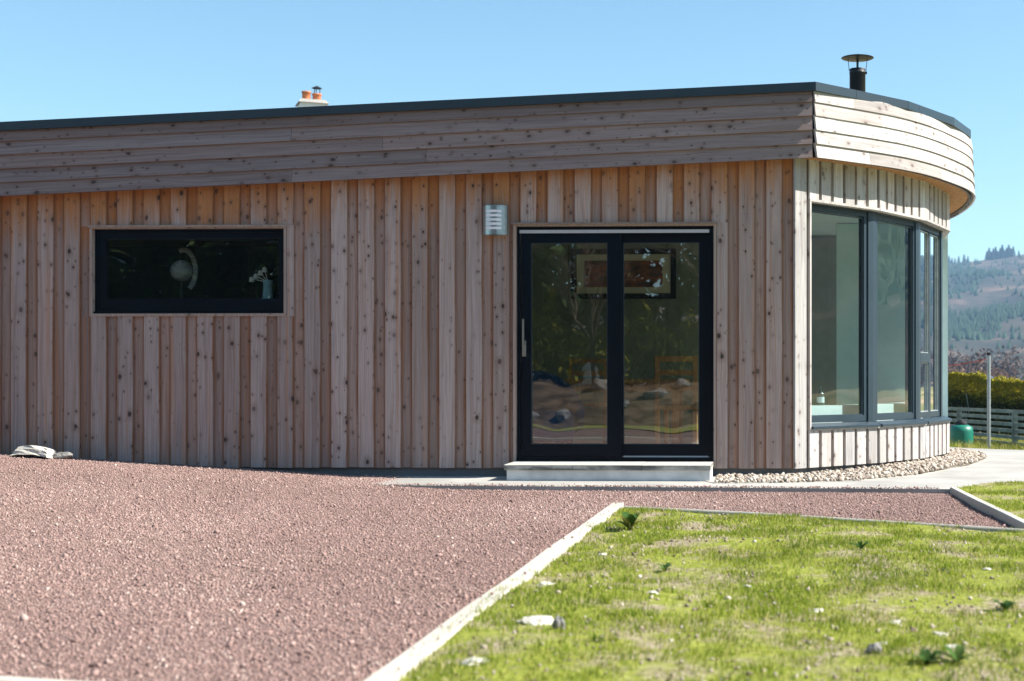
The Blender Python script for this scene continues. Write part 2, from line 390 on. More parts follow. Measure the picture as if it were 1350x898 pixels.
# key points of the drive and the lawn, on the ground
E_near = gp(510, 898); E_far = gp(815, 668); B_right = gp(1350, 700); R_far = gp(1257, 645); R_near = gp(1350, 692)
def along(a, b, t): return (a[0] + (b[0] - a[0]) * t, a[1] + (b[1] - a[1]) * t)
E_start = along(E_far, E_near, 1.75)
B_end = along(E_far, B_right, 1.04)
R_end = along(R_far, R_near, 1.18)
LAWN = [E_start, E_far, B_end, (B_end[0] + 0.35, B_end[1] - 0.25), (14, 7.0), (14, -1.0), (E_start[0], -1.0)]
def in_poly(px, py, poly):
    inside = np.zeros(len(px), dtype=bool); n = len(poly)
    for i in range(n):
        x1, y1 = poly[i]; x2, y2 = poly[(i + 1) % n]
        c = ((y1 > py) != (y2 > py)) & (px < (x2 - x1) * (py - y1) / (y2 - y1 + 1e-12) + x1)
        inside ^= c
    return inside

def grid_sheet(name, x0, x1, y0, y1, st, zf, keep, m):
    nx, ny = int((x1 - x0) / st) + 1, int((y1 - y0) / st) + 1
    gx, gy = np.meshgrid(np.linspace(x0, x1, nx), np.linspace(y0, y1, ny))
    gx, gy = gx.ravel(), gy.ravel(); v = np.stack([gx, gy, zf(gx, gy)], 1)
    i = np.arange(nx * ny).reshape(ny, nx)
    q = np.stack([i[:-1, :-1], i[:-1, 1:], i[1:, 1:], i[1:, :-1]], -1).reshape(-1, 4)
    cx, cy = v[q][:, :, 0].mean(1), v[q][:, :, 1].mean(1)
    if keep is not None: q = q[keep(cx, cy)]
    return np_mesh(name, v, q, m, smooth=True)

# ground: polar sheet out to the horizon
rr = np.concatenate([[0.01], np.geomspace(1.5, 6000, 70)]); aa = np.linspace(0, 2 * np.pi, 97)[:-1]
gr, ga = np.meshgrid(rr, aa, indexing='ij'); gX, gY = gr * np.cos(ga), gr * np.sin(ga)
gv = np.stack([gX.ravel(), gY.ravel(), (zg(gX, gY) - 0.11).ravel()], 1)
ii = np.arange(len(rr) * 96).reshape(len(rr), 96); jn = np.roll(ii, -1, axis=1)
gq = np.stack([ii[:-1], ii[1:], jn[1:], jn[:-1]], -1).reshape(-1, 4)
tag(np_mesh('ground', gv, gq, M['ground'], smooth=True), kind='structure')

GRAV_BACK = 13.2
gravel = tag(grid_sheet('gravel_drive', -13, 3.4, -0.4, GRAV_BACK, 0.1, lambda x, y: zgrav(x, y) - 0.07 * in_poly(x, y, LAWN),
        lambda x, y: ~((x > 2.1) & (y < 11.0)), M['gravel']), kind='structure')
lawn = tag(grid_sheet('lawn', -2.0, 14, -1.0, 13.0, 0.08, zlawn,
        lambda x, y: in_poly(x, y, LAWN) | in_poly(x, y, [R_far, R_end, (B_end[0] + 0.3, 8.0), (14, 7.0), (14, 13), (2.7, 12.5)]), M['lawn']), kind='structure')
def zverge(x, y):
    x = np.asarray(x, dtype=float); y = np.asarray(y, dtype=float)
    return 0.03 * np.sin(x) * np.sin(y * .8) - 0.02 + 0.85 * smooth01(-2.3, -4.6, y)
tag(grid_sheet('verge', -34, 14, -2.4, -0.2, 0.3, zverge, None, M['lawn']), kind='structure')
tag(grid_sheet('bank', -34, 14, -20.4, -2.4, 0.4, zverge, None, M['bank']), kind='structure')

# concrete path and yard
PATH = [(-7.5, 12.42), (-3.06, 12.0), (-1.69, 11.87), R_far, (2.05, 11.75), (2.59, 12.5), (4.2, 14.4), (7.5, 18.5), (8.0, 20.5), (4.6, 22.4), (3.6, 24.0), (1.0, 26), (-4, 27), (-12, 27), (-12, 12.9)]
def path_mesh():
    mb = MB(); pts = [(x, y, float(zg(x, y))) for x, y in PATH]
    # fan of strips so the yard can slope
    import bmesh
    bm = bmesh.new(); vs = [bm.verts.new(p) for p in pts]; bm.faces.new(vs)
    for yc in np.arange(12.5, 27, 0.75):
        g = bm.verts[:] + bm.edges[:] + bm.faces[:]
        bmesh.ops.bisect_plane(bm, geom=g, plane_co=(0, yc, 0), plane_no=(0, 1, 0))
    for v in bm.verts: v.co.z = float(zg(v.co.x, v.co.y))
    r = bmesh.ops.extrude_face_region(bm, geom=bm.faces[:])
    for v in [e for e in r['geom'] if isinstance(e, bmesh.types.BMVert)]: v.co.z -= 0.14
    bmesh.ops.recalc_face_normals(bm, faces=bm.faces)
    me = bpy.data.meshes.new('concrete_path'); bm.to_mesh(me); bm.free(); me.materials.append(M['concrete'])
    o = bpy.data.objects.new('concrete_path', me); COL.objects.link(o); return tag(o, kind='structure')
path = path_mesh()

# ------------------------------------------------------------------ edgings of drive and lawn
def edging(name, a, b, w, z0, z1, label, wob=0.006):
    mb = MB(); n = max(2, int(math.dist(a, b) / 0.9)); d = Vector((b[0] - a[0], b[1] - a[1], 0)).normalized(); s = Vector((-d.y, d.x, 0))
    pr = None
    for k in range(n + 1):
        c = Vector((*along(a, b, k / n), 0)) + s * random.uniform(-wob, wob); top = z1 + random.uniform(-wob, wob)
        e = 0.008
        lp = [c - s * w / 2 + Vector((0, 0, z0)), c + s * w / 2 + Vector((0, 0, z0)), c + s * w / 2 + Vector((0, 0, top - e)),
              c + s * (w / 2 - e) + Vector((0, 0, top)), c - s * (w / 2 - e) + Vector((0, 0, top)), c - s * w / 2 + Vector((0, 0, top - e))]
        lp = [tuple(p) for p in lp]
        if pr: mb.prism(pr, lp, caps=(k in (1, n)))
        pr = lp
    return tag(mb.build(name, M['edging']), label, 'edging', 'concrete edgings of the drive')
edging('drive_edging', E_start, E_far, 0.085, -0.14, 0.03, 'long pale concrete edging between the red drive and the lawn', 0.004)
edging('drive_edging', along(E_far, B_end, 0.02), B_end, 0.035, -0.14, 0.012, 'thin edging between the lawn and the gravel strip, starting behind the dock weed')
edging('drive_edging', R_far, R_end, 0.06, -0.14, 0.022, 'short concrete edging running from the path corner beside the far patch of grass')
n1, n2 = gp(0, 893), gp(70, 898)
nd = ((n2[0] - n1[0]) / math.dist(n1, n2), (n2[1] - n1[1]) / math.dist(n1, n2))
edging('drive_edging', (n1[0] - nd[0] * 5, n1[1] - nd[1] * 5), (n2[0] + nd[0] * 0.55, n2[1] + nd[1] * 0.55), 0.07, -0.14, 0.0, 'pale edging strip crossing the red gravel opposite the low window')

# ================================================================== THE HOUSE
house = empty('timber_house', (P0[0], P0[1], 0), HA)
tag(house, 'low timber clad house with curved glazed end and grey metal roof edge', 'house')
HB = lambda mb, name, m, parent=house, smooth=False: mb.build(name, m, parent, smooth)
def tilt(x, y=0.0): return 0.042 * x - 0.018 * max(0.0, y)
def prism_z(mb, poly, z0, z1):
    g0 = z0 if callable(z0) else (lambda x, y: z0); g1 = z1 if callable(z1) else (lambda x, y: z1)
    mb.prism([(x, y, g0(x, y)) for x, y in poly], [(x, y, g1(x, y)) for x, y in poly])

# plan of the rounded end, world points turned to house points
BAYW = [P0]; spec = [(45.5, 1.21), (57, 1.05), (68.5, 1.10), (86, 1.10)] + [(a, 1.10) for a in range(97, 178, 12)]
for a, l in spec:
    x, y = BAYW[-1]; BAYW.append((x + l * math.cos(R(a)), y + l * math.sin(R(a))))
BAY = [to_local(*p) for p in BAYW]
XL = -11.4; YB = BAY[-1][1]
def offset_poly(pts, d, first=None, last=None):
    """mitred offset of an open line; d > 0 to the right of travel (outwards)"""
    out = []
    for i, p in enumerate(pts):
        ns = []
        if i > 0: ns.append((pts[i - 1], p))
        if i < len(pts) - 1: ns.append((p, pts[i + 1]))
        nn = []
        for a, b in ns:
            l = math.dist(a, b); nn.append(((b[1] - a[1]) / l, -(b[0] - a[0]) / l))
        if i == 0 and first: nn = [first] + nn
        if i == len(pts) - 1 and last: nn = nn + [last]
        if len(nn) == 1: m = nn[0]; k = 1
        else:
            m = (nn[0][0] + nn[1][0], nn[0][1] + nn[1][1]); q = math.hypot(*m); m = (m[0] / q, m[1] / q)
            k = 1 / max(0.3, m[0] * nn[0][0] + m[1] * nn[0][1])
        dd = d[i] if isinstance(d, (list, tuple)) else d
        out.append((p[0] + m[0] * dd * k, p[1] + m[1] * dd * k))
    return out
FN = (0.0, -1.0)                             # outward normal of the front wall
BIN = offset_poly(BAY, -0.24, first=FN, last=(0, 1))

# openings in the front wall
wx0, wz1 = hp(125, 302.5); wx1, wz0 = hp(376.5, 413.5)
dx0, dz1 = hp(681.5, 299); dx1, dz0 = hp(941, 604)
OPEN = [(wx0, wx1, wz0, wz1), (dx0, dx1, -0.1, dz1)]
CLAD_Z = hp(1000, 617.3)[1]
HEAD, SILL = 2.555, 0.455

# core of the front wall with its two openings
mb = MB(); T0, T1 = 0.012, 0.26
ztop = lambda x, y: ZF + 0.10 + tilt(x, y)
for (a, b, c, d) in ((XL, wx0, CLAD_Z + .03, None), (wx1, dx0, CLAD_Z + .03, None), (dx1, BIN[0][0] - 0.002, CLAD_Z + .03, None),
                     (wx0, wx1, CLAD_Z + .03, wz0), (wx0, wx1, wz1, None), (dx0, dx1, dz1, None)):
    prism_z(mb, [(a, T0), (b, T0), (b, T1), (a, T1)], c, d if d else ztop)
front_wall = HB(mb, 'front_wall', M['plaster'])
mb = MB(); mb.box(XL, -0.01, -0.012, 0.25, -0.2, CLAD_Z + 0.028)
inn = offset_poly(BAY, -0.012, first=FN, last=(0, 1)); inn2 = offset_poly(BAY, -0.235, first=FN, last=(0, 1))
pl = MB()
for k in range(len(BAY) - 1):
    prism_z(pl, [inn[k], inn[k + 1], inn2[k + 1], inn2[k]], -0.4, CLAD_Z + 0.028)
pl.box(XL, inn[0][0], 0.012, 0.24, -0.2, CLAD_Z + 0.028)
HB(pl, 'plinth', M['plinth'])

# ---- vertical board-on-board cladding, every board a piece
def board_shape(mb, x0, x1, z0, z1top, yf, th, fr=None):
    """one upright board between x0..x1, front face at y = yf; fr maps (s, o, z) to house space"""
    e = 0.004
    prof = [(x0, yf + th), (x0, yf + e), (x0 + e, yf), (x1 - e, yf), (x1, yf + e), (x1, yf + th)]
    g = fr if fr else (lambda s, o, z: (s, o, z))
    mb.prism([g(x, y, z0) for x, y in prof], [g(x, y, z1top(x)) for x, y in prof])
def cut_board(x0, x1, za, ztopf, openings):
    pcs = [(x0, x1, za, None)]
    for (a, b, c, d) in openings:
        res = []
        for (p, q, u, v) in pcs:
            if q <= a + .004 or p >= b - .004 or (v is not None and v <= c) or u >= d: res.append((p, q, u, v)); continue
            if p < a - .012: res.append((p, a, max(u, c) , d))
            if q > b + .012: res.append((b, q, max(u, c), d))
            if u < c - .02: res.append((p, q, u, c))
            if v is None or v > d + .02: res.append((p, q, d, v))
        pcs = res
    return pcs
LIN = 0.026
oplin = [(a - LIN, b + LIN, (c - LIN if c > 0 else -0.1), d + LIN) for (a, b, c, d) in OPEN]
bt = lambda x: ZF + 0.03 + tilt(x)
PITCH = 0.2525
for k in range(1, 46):
    for kind in (0, 1):
        if kind: x0 = -PITCH * k; x1 = x0 + 0.152; yf = -0.044; th = 0.021
        else: x0 = -PITCH * k + 0.152 - 0.025; x1 = min(x0 + 0.152, -0.003); yf = -0.0225; th = 0.021
        if x0 < XL: continue
        yf += random.uniform(-.0015, .0015); za = CLAD_Z + random.uniform(-.004, .004)
        pcs = cut_board(x0, x1, za, bt, oplin)
        if not pcs: continue
        for (p, q, u, v) in pcs:
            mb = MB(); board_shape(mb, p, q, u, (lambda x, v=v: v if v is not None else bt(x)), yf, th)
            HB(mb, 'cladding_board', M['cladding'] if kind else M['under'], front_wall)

FLZ_, BENCH = 0.16, 0.645
# ---- rounded end: facets with windows
bay_wall_low, bay_wall_up = MB(), MB()
for k in range(len(BAY) - 1):
    q = [BAY[k], BAY[k + 1], BIN[k + 1], BIN[k]]
    if k <= 9:
        prism_z(bay_wall_low, q, CLAD_Z + .03, SILL - 0.02); prism_z(bay_wall_up, q, HEAD, ztop)
    else: prism_z(bay_wall_up, q, CLAD_Z + .03, ztop)
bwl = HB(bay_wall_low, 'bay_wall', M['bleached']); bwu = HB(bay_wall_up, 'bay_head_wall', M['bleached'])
def frame_of(k):
    A, B = BAY[k], BAY[k + 1]; L = math.dist(A, B); d = ((B[0] - A[0]) / L, (B[1] - A[1]) / L); n = (d[1], -d[0])
    return L, (lambda s, o, z: (A[0] + d[0] * s - n[0] * o, A[1] + d[1] * s - n[1] * o, z))   # o > 0 inwards
def ring(mb, fr, s0, s1, z0, z1, w, o0, o1, wb=None):
    wb = wb or w
    def bx(a, b, c, d):
        mb.prism([fr(a, o0, c), fr(b, o0, c), fr(b, o1, c), fr(a, o1, c)], [fr(a, o0, d), fr(b, o0, d), fr(b, o1, d), fr(a, o1, d)])
    bx(s0, s1, z0, z0 + wb); bx(s0, s1, z1 - w, z1); bx(s0, s0 + w, z0 + wb, z1 - w); bx(s1 - w, s1, z0 + wb, z1 - w)
def fbox(mb, fr, a, b, c, d, o0, o1):
    mb.prism([fr(a, o0, c), fr(b, o0, c), fr(b, o1, c), fr(a, o1, c)], [fr(a, o0, d), fr(b, o0, d), fr(b, o1, d), fr(a, o1, d)])
BP = 0.174
for k in range(0, 10):  # unseen rear facets glazed too, added to let sun into the room
    L, fr = frame_of(k)
    nb = round((L - 0.02) / BP); pitch = (L - (0.15 if k == 0 else 0.13)) / (nb - 1) if k else BP
    s_lo = 0.195 if k == 0 else 0.0
    def topf(x, fr=fr):
        p = fr(x, 0, 0); return ZF + 0.02 + tilt(p[0], p[1])
    for j in range(nb):
        s0 = pitch * j + (0.004 if j == 0 and k else 0.0); s1 = min(s0 + 0.137, L - 0.002)
        if s1 - s0 < 0.03: continue
        yf = -0.044 + random.uniform(-.001, .001)
        if k == 0 and j == 0:
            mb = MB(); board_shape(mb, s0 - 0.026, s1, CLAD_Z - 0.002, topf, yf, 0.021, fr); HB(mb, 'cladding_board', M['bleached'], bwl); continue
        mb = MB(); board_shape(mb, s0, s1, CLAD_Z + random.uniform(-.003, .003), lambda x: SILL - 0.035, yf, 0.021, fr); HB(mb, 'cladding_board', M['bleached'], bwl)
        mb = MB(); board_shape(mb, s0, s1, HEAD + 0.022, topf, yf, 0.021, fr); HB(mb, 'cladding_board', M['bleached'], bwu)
    for j in range(nb):
        s0 = pitch * j + 0.115; s1 = min(s0 + 0.085, L - 0.003)
        if s1 - s0 < 0.02: continue
        if k == 0 and j == 0:
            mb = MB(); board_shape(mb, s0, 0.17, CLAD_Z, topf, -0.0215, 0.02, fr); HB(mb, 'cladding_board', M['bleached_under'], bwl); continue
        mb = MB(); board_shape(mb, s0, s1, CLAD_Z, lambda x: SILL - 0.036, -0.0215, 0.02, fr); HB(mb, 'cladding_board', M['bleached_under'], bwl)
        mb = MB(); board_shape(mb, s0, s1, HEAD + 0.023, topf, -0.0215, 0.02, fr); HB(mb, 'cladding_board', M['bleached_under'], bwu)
    # trims above and below the glass
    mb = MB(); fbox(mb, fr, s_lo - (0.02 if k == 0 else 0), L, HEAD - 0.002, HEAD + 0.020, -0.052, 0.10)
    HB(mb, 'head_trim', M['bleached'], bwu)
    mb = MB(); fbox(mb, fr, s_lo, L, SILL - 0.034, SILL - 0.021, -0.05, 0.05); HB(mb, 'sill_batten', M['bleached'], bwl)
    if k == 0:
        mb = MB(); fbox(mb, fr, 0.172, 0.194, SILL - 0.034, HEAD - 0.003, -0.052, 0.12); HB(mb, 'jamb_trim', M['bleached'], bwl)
        mb = MB(); fbox(mb, fr, 0.02, 0.171, SILL - 0.0, HEAD - 0.003, 0.0, 0.2); HB(mb, 'corner_stud', M['plaster'], bwl)
    # the window of this facet
    a, b = (0.196, L - 0.075) if k == 0 else (0.085, L - 0.06)
    wf = MB(); z0, z1 = SILL + 0.035, HEAD - 0.004
    fbox(wf, fr, a, b, z1 - 0.012, z1, 0.03, 0.14)
    ring(wf, fr, a, b, z0, z1 - 0.013, 0.046, 0.05, 0.115, 0.06)
    win = HB(wf, 'bay_window', M['anthracite'])
    panes = [(a + .046, b - .046, z0 + .06, z1 - .07)]
    if k == 2:
        mid = (a + b) / 2; mu = MB(); fbox(mu, fr, mid - .035, mid + .035, z0 + .06, z1 - .068, 0.052, 0.113); HB(mu, 'mullion', M['anthracite'], win)
        tz = 1.13; mu = MB(); fbox(mu, fr, a + .046, mid - .035, tz - .05, tz + .05, 0.045, 0.113); HB(mu, 'transom', M['anthracite'], win)
        panes = [(a + .046, mid - .035, z0 + .06, tz - .05), (a + .046, mid - .035, tz + .05, z1 - .07), (mid + .035, b - .046, z0 + .06, z1 - .07)]
    for (p, q, u, v) in panes:
        g = MB(); g.face([fr(p, .08, u), fr(q, .08, u), fr(q, .08, v), fr(p, .08, v)]); HB(g, 'pane', M['bayglass'], win)
        bd = MB(); ring(bd, fr, p, q, u, v, 0.010, 0.060, 0.078); HB(bd, 'glazing_bead', M['galv'] if k == 2 else M['anthracite'], win)
    sm = MB()
    sm.prism([fr(s_lo + .002, -0.075, SILL - 0.02), fr(L - .012, -0.075, SILL - 0.02), fr(L - .012, 0.05, SILL - 0.02), fr(s_lo + .002, 0.05, SILL - 0.02)],
             [fr(s_lo + .002, -0.075, SILL + 0.003), fr(L - .012, -0.075, SILL + 0.003), fr(L - .012, 0.05, SILL + 0.03), fr(s_lo + .002, 0.05, SILL + 0.03)])
    HB(sm, 'metal_sill', M['anthracite'], win)
    ib = MB(); fbox(ib, fr, a + .02, b - .2, FLZ_ + .001, BENCH, 0.20, 0.42); HB(ib, 'window_bench', M['white'], win)
for k in range(1, 11):          # posts between the bay windows
    L0, f0 = frame_of(k - 1); L1, f1 = frame_of(k)
    p = [f0(L0 - .073, .035, 0), f0(L0, .03, 0), f1(.083, .035, 0), f1(.083, .16, 0), f0(L0 - .073, .16, 0)]
    mid = BAY[k]; mi = offset_poly(BAY, -0.035, first=FN, last=(0, 1))[k]
    p[1] = (mi[0], mi[1], 0)
    mb = MB(); prism_z(mb, [(q[0], q[1]) for q in p], SILL - 0.019, HEAD - 0.004); HB(mb, 'window_post', M['anthracite'])

# ---- kitchen window in the front wall
def frame4(mb, x0, x1, z0, z1, w, y0, y1, wb=None): ring(mb, (lambda s, o, z: (s, o, z)), x0, x1, z0, z1, w, y0, y1, wb)
mb = MB(); frame4(mb, wx0 - LIN, wx1 + LIN, wz0 - LIN, wz1 + LIN, LIN, -0.052, 0.02); lin = HB(mb, 'window_lining', M['lining'])
mb = MB(); mb.box(wx0 - LIN - .012, wx1 + LIN + .012, -0.068, -0.0525, wz1 + LIN - 0.014, wz1 + LIN + 0.005); HB(mb, 'drip_board', M['lining'], lin)
wf = MB(); gx0, gz1 = hp(139, 315.3); gx1, gz0 = hp(367, 393.5)
frame4(wf, wx0 + .003, wx1 - .003, wz0 + .003, wz1 - .003, 0.034, 0.0, 0.075)
window = HB(wf, 'kitchen_window', M['frame_shaded'])
wf = MB(); fr_i = lambda s, o, z: (s, o, z)
X0, X1, Z0, Z1 = wx0 + .038, wx1 - .038, wz0 + .038, wz1 - .038
for (a, b, c, d) in ((X0, X1, Z0, gz0), (X0, X1, gz1, Z1), (X0, gx0, gz0, gz1), (gx1, X1, gz0, gz1)): wf.box(a, b, 0.012, 0.07, c, d)
HB(wf, 'sash', M['frame_shaded'], window)
g = MB(); g.face([(gx0, 0.03, gz0), (gx1, 0.03, gz0), (gx1, 0.03, gz1), (gx0, 0.03, gz1)]); HB(g, 'pane', M['glass'], window)
mb = MB(); mb.box(wx0 + .003, wx1 - .003, -0.03, -0.001, wz0 + .003, wz0 + .02); HB(mb, 'metal_sill', M['frame_shaded'], window)

# ---- sliding door
mb = MB()
for (a, b, c, d) in ((dx0 - LIN, dx0 - .001, CLAD_Z, dz1 + LIN), (dx1 + .001, dx1 + LIN, CLAD_Z, dz1 + LIN), (dx0, dx1, dz1 + .001, dz1 + LIN)): mb.box(a, b, -0.052, 0.02, c, d)
lin = HB(mb, 'door_lining', M['lining'])
mb = MB(); mb.box(dx0 - LIN - .012, dx1 + LIN + .012, -0.068, -0.0525, dz1 + LIN - 0.012, dz1 + LIN + 0.006); HB(mb, 'drip_board', M['lining'], lin)
door = MB(); zb = hp(800, 603)[1]
door.box(dx0 + .002, dx0 + .03, 0.0, 0.13, zb, dz1 - .002); door.box(dx1 - .03, dx1 - .002, 0.0, 0.13, zb, dz1 - .002)
door.box(dx0 + .03, dx1 - .03, 0.0, 0.13, dz1 - .03, dz1 - .002); door.box(dx0 + .002, dx1 - .002, -0.01, 0.14, zb - 0.055, zb)
door = HB(door, 'sliding_door', M['frame_shaded'])
def leaf(nm, px0, px1, gx0, gx1, y0, y1):
    xa, xb = hp(px0, 450, y0)[0], hp(px1, 450, y0)[0]; ga, gb = hp(gx0, 450, y0)[0], hp(gx1, 450, y0)[0]
    zt, za = dz1 - .032, zb + .004; gt, gl = hp(750, 320, y0)[1], hp(750, 586, y0)[1]
    mb = MB()
    for (a, b, c, d) in ((xa, xb, za, gl), (xa, xb, gt, zt), (xa, ga, gl, gt), (gb, xb, gl, gt)): mb.box(a, b, y0, y1, c, d)
    HB(mb, 'door_leaf', M['frame_shaded'], door)
    ym = (y0 + y1) / 2
    g = MB(); g.face([(ga, ym, gl), (gb, ym, gl), (gb, ym, gt), (ga, ym, gt)]); HB(g, 'pane', M['glass'], door)
    bd = MB(); frame4(bd, ga, gb, gl, gt, 0.007, y0 + .008, ym - .002); HB(bd, 'glazing_bead', M['anthracite'], door)
leaf('left', 687.5, 819.5, 700, 801, 0.012, 0.06)
leaf('right', 805, 938.3, 821.5, 922, 0.07, 0.118)
a = hp(685, 450, -.01)[0]; b = hp(935, 450, -.01)[0]
mb = MB(); mb.box(a, b, -0.014, -0.001, hp(800, 307.2, -.01)[1], hp(800, 303, -.01)[1]); HB(mb, 'head_track', M['alu'], door)
a = hp(822, 450, .03)[0]; b = hp(934, 450, .03)[0]
mb = MB(); mb.box(a, b, 0.02, 0.066, zb + .001, zb + .012); HB(mb, 'floor_track', M['alu'], door)
hx, hz0 = hp(691, 470); hz1 = hp(691, 421)[1]
mb = MB(); mb.box(hx - .018, hx + .018, -0.004, 0.0115, hz0, hp(691, 449)[1])
mb.box(hx - .009, hx + .009, -0.055, -0.004, hp(691, 456)[1], hp(691, 451)[1]); mb.box(hx - .009, hx + .009, -0.055, -0.038, hp(691, 450.9)[1], hz1)
HB(mb, 'handle', M['steel'], door)

# ---- roof, fascia, capping
def zt(z): return lambda x, y: z + tilt(x, y)
F0 = to_local(0.741, 12.88)
offs = [0.16, 0.215, 0.25, 0.27, 0.29] + [0.30] * (len(BAY) - 5)
FB = offset_poly(BAY, offs, first=FN, last=(0, 1)); FB[0] = F0
FB[1] = to_local(1.655, 13.80); FB[2] = to_local(2.245, 14.72)
FYF = F0[1]                                    # front fascia line
CAPB, CAPT = hp(1069, 121.5, FYF)[1], hp(1069, 110, FYF)[1]
# smooth outline through the offset points
def catmull(p, n=8):
    out = []
    q = [(2 * p[0][0] - p[1][0] * 1.0, 2 * p[0][1] - p[1][1])] + p + [(2 * p[-1][0] - p[-2][0], 2 * p[-1][1] - p[-2][1])]
    for i in range(1, len(q) - 2):
        for j in range(n):
            t = j / n; a, b, c, d = q[i - 1], q[i], q[i + 1], q[i + 2]
            out.append(tuple(0.5 * (2 * b[m] + (c[m] - a[m]) * t + (2 * a[m] - 5 * b[m] + 4 * c[m] - d[m]) * t * t + (3 * b[m] - a[m] - 3 * c[m] + d[m]) * t ** 3) for m in (0, 1)))
    out.append(p[-1]); return out
CURVE = catmull(FB)
curve_in = offset_poly(CURVE, -0.03)
# backing behind the boards, soffit, roof deck
outl = [(XL - .25, FYF + .03)] + [(curve_in[0][0] - 0.01, FYF + 0.03)] + curve_in[1:] + [(XL - .25, CURVE[-1][1])]
mb = MB(); prism_z(mb, outl, zt(ZF + .018), zt(ZF + .05)); soffit = HB(mb, 'soffit', M['soffit'])
mb = MB(); prism_z(mb, outl, zt(ZF + .051), zt(CAPT - .03)); roof = HB(mb, 'roof', M['anthracite'])
# front fascia boards: five lapped rows, cut at the joints the photo shows
rows = [hp(1060, y, FYF)[1] - tilt(hp(1060, y, FYF)[0]) for y in (208.9, 190.7, 172.3, 153.4, 135.3, 119.0)]
joints = [[386], [562.6], [505], [384.8], [-260]]
fas = MB(); prism_z(fas, [(XL - .25, FYF + .027), (F0[0] - .02, FYF + .027), (F0[0] - .02, FYF + .05), (XL - .25, FYF + .05)], zt(ZF + .003), zt(CAPB)); fascia = HB(fas, 'fascia', M['black_steel'])
for r in range(5):
    xs = [XL - .25] + sorted([hp(j, 190, FYF)[0] for j in joints[r]] + [hp(j, 190, FYF)[0] - 4.8 for j in joints[r] if j > 0]) + [F0[0] - 0.006]
    z0, z1 = rows[r], rows[r + 1] + 0.012
    for a, b in zip(xs[:-1], xs[1:]):
        a += .0015; b -= .0015; mb = MB(); w = random.uniform(-.0015, .0015)
        fl = 0.004 * (4 - r)
        pr = [(-0.022 - fl + w, z0), (0.0 + w - fl, z0), (0.014, z1), (0.004 - fl * .8 + w, z1)]
        l0 = [(a, FYF + o, z + tilt(a)) for o, z in pr]; l1 = [(b, FYF + o, z + tilt(b)) for o, z in pr]
        mb.prism(l0, l1); mb.build('fascia_board', M['fascia'], fascia)
# curved fascia boards
cum = [0.0]
for p, q in zip(CURVE[:-1], CURVE[1:]): cum.append(cum[-1] + math.dist(p, q))
nrm = []
for i in range(len(CURVE)):
    a, b = CURVE[max(0, i - 1)], CURVE[min(len(CURVE) - 1, i + 1)]; l = math.dist(a, b); nrm.append(((b[1] - a[1]) / l, -(b[0] - a[0]) / l))
def on_curve(s):
    s = min(max(s, 0), cum[-1] - 1e-6); i = int(np.searchsorted(cum, s, side='right')) - 1; t = (s - cum[i]) / (cum[i + 1] - cum[i])
    return tuple(CURVE[i][m] * (1 - t) + CURVE[i + 1][m] * t for m in (0, 1)), tuple(nrm[i][m] * (1 - t) + nrm[i + 1][m] * t for m in (0, 1))
mb = MB(); NB = 60; prev = None
for i in range(NB + 1):
    p, n = on_curve(0.03 + (cum[-1] - .03) * i / NB)
    lp = [(p[0] + n[0] * o, p[1] + n[1] * o, z + tilt(*p)) for o, z in ((-.008, ZF + .003), (-.008, CAPB), (-.029, CAPB), (-.029, ZF + .003))]
    if prev: mb.prism(prev, lp, caps=i in (1, NB))
    prev = lp
cfas = HB(mb, 'curved_fascia', M['black_steel'])
cj = [[0.75, 2.1, 3.6], [1.3, 2.6, 3.9], [0.28, 1.7, 3.0], [0.95, 2.3, 3.3], [0.22, 0.55, 1.9, 3.1]]
for r in range(5):
    z0, z1 = rows[r], rows[r + 1] + 0.012
    ss = [0.004] + cj[r] + [5.0 + .3 * r, 6.6 + .2 * r, 8.2, 9.8, 11.2, cum[-1]]
    ss = [s for s in ss if s <= cum[-1]]
    for a, b in zip(ss[:-1], ss[1:]):
        n_ = max(2, int((b - a) / 0.10)); mb = MB(); prev = None; w = random.uniform(-.0015, .0015); fl = 0.007 * (4 - r)
        for i in range(n_ + 1):
            s = a + .001 + (b - a - .002) * i / n_; p, n = on_curve(s); t_ = tilt(*p)
            lp = [(p[0] + n[0] * o, p[1] + n[1] * o, z + t_) for o, z in ((0.024 + fl + w, z0), (0.0045 + fl + w, z0), (-0.007, z1), (0.004 + fl * .8 + w, z1))]
            if prev:
                m0 = len(mb.uv); mb.prism(prev, lp, caps=i in (1, n_))
                step = (b - a) / n_
                for q in range(m0, len(mb.uv)): mb.uv[q] = (mb.uv[q][0], mb.uv[q][1] + (i - 1) * step)
            prev = lp
        mb.build('fascia_board', M['bleached'], cfas)
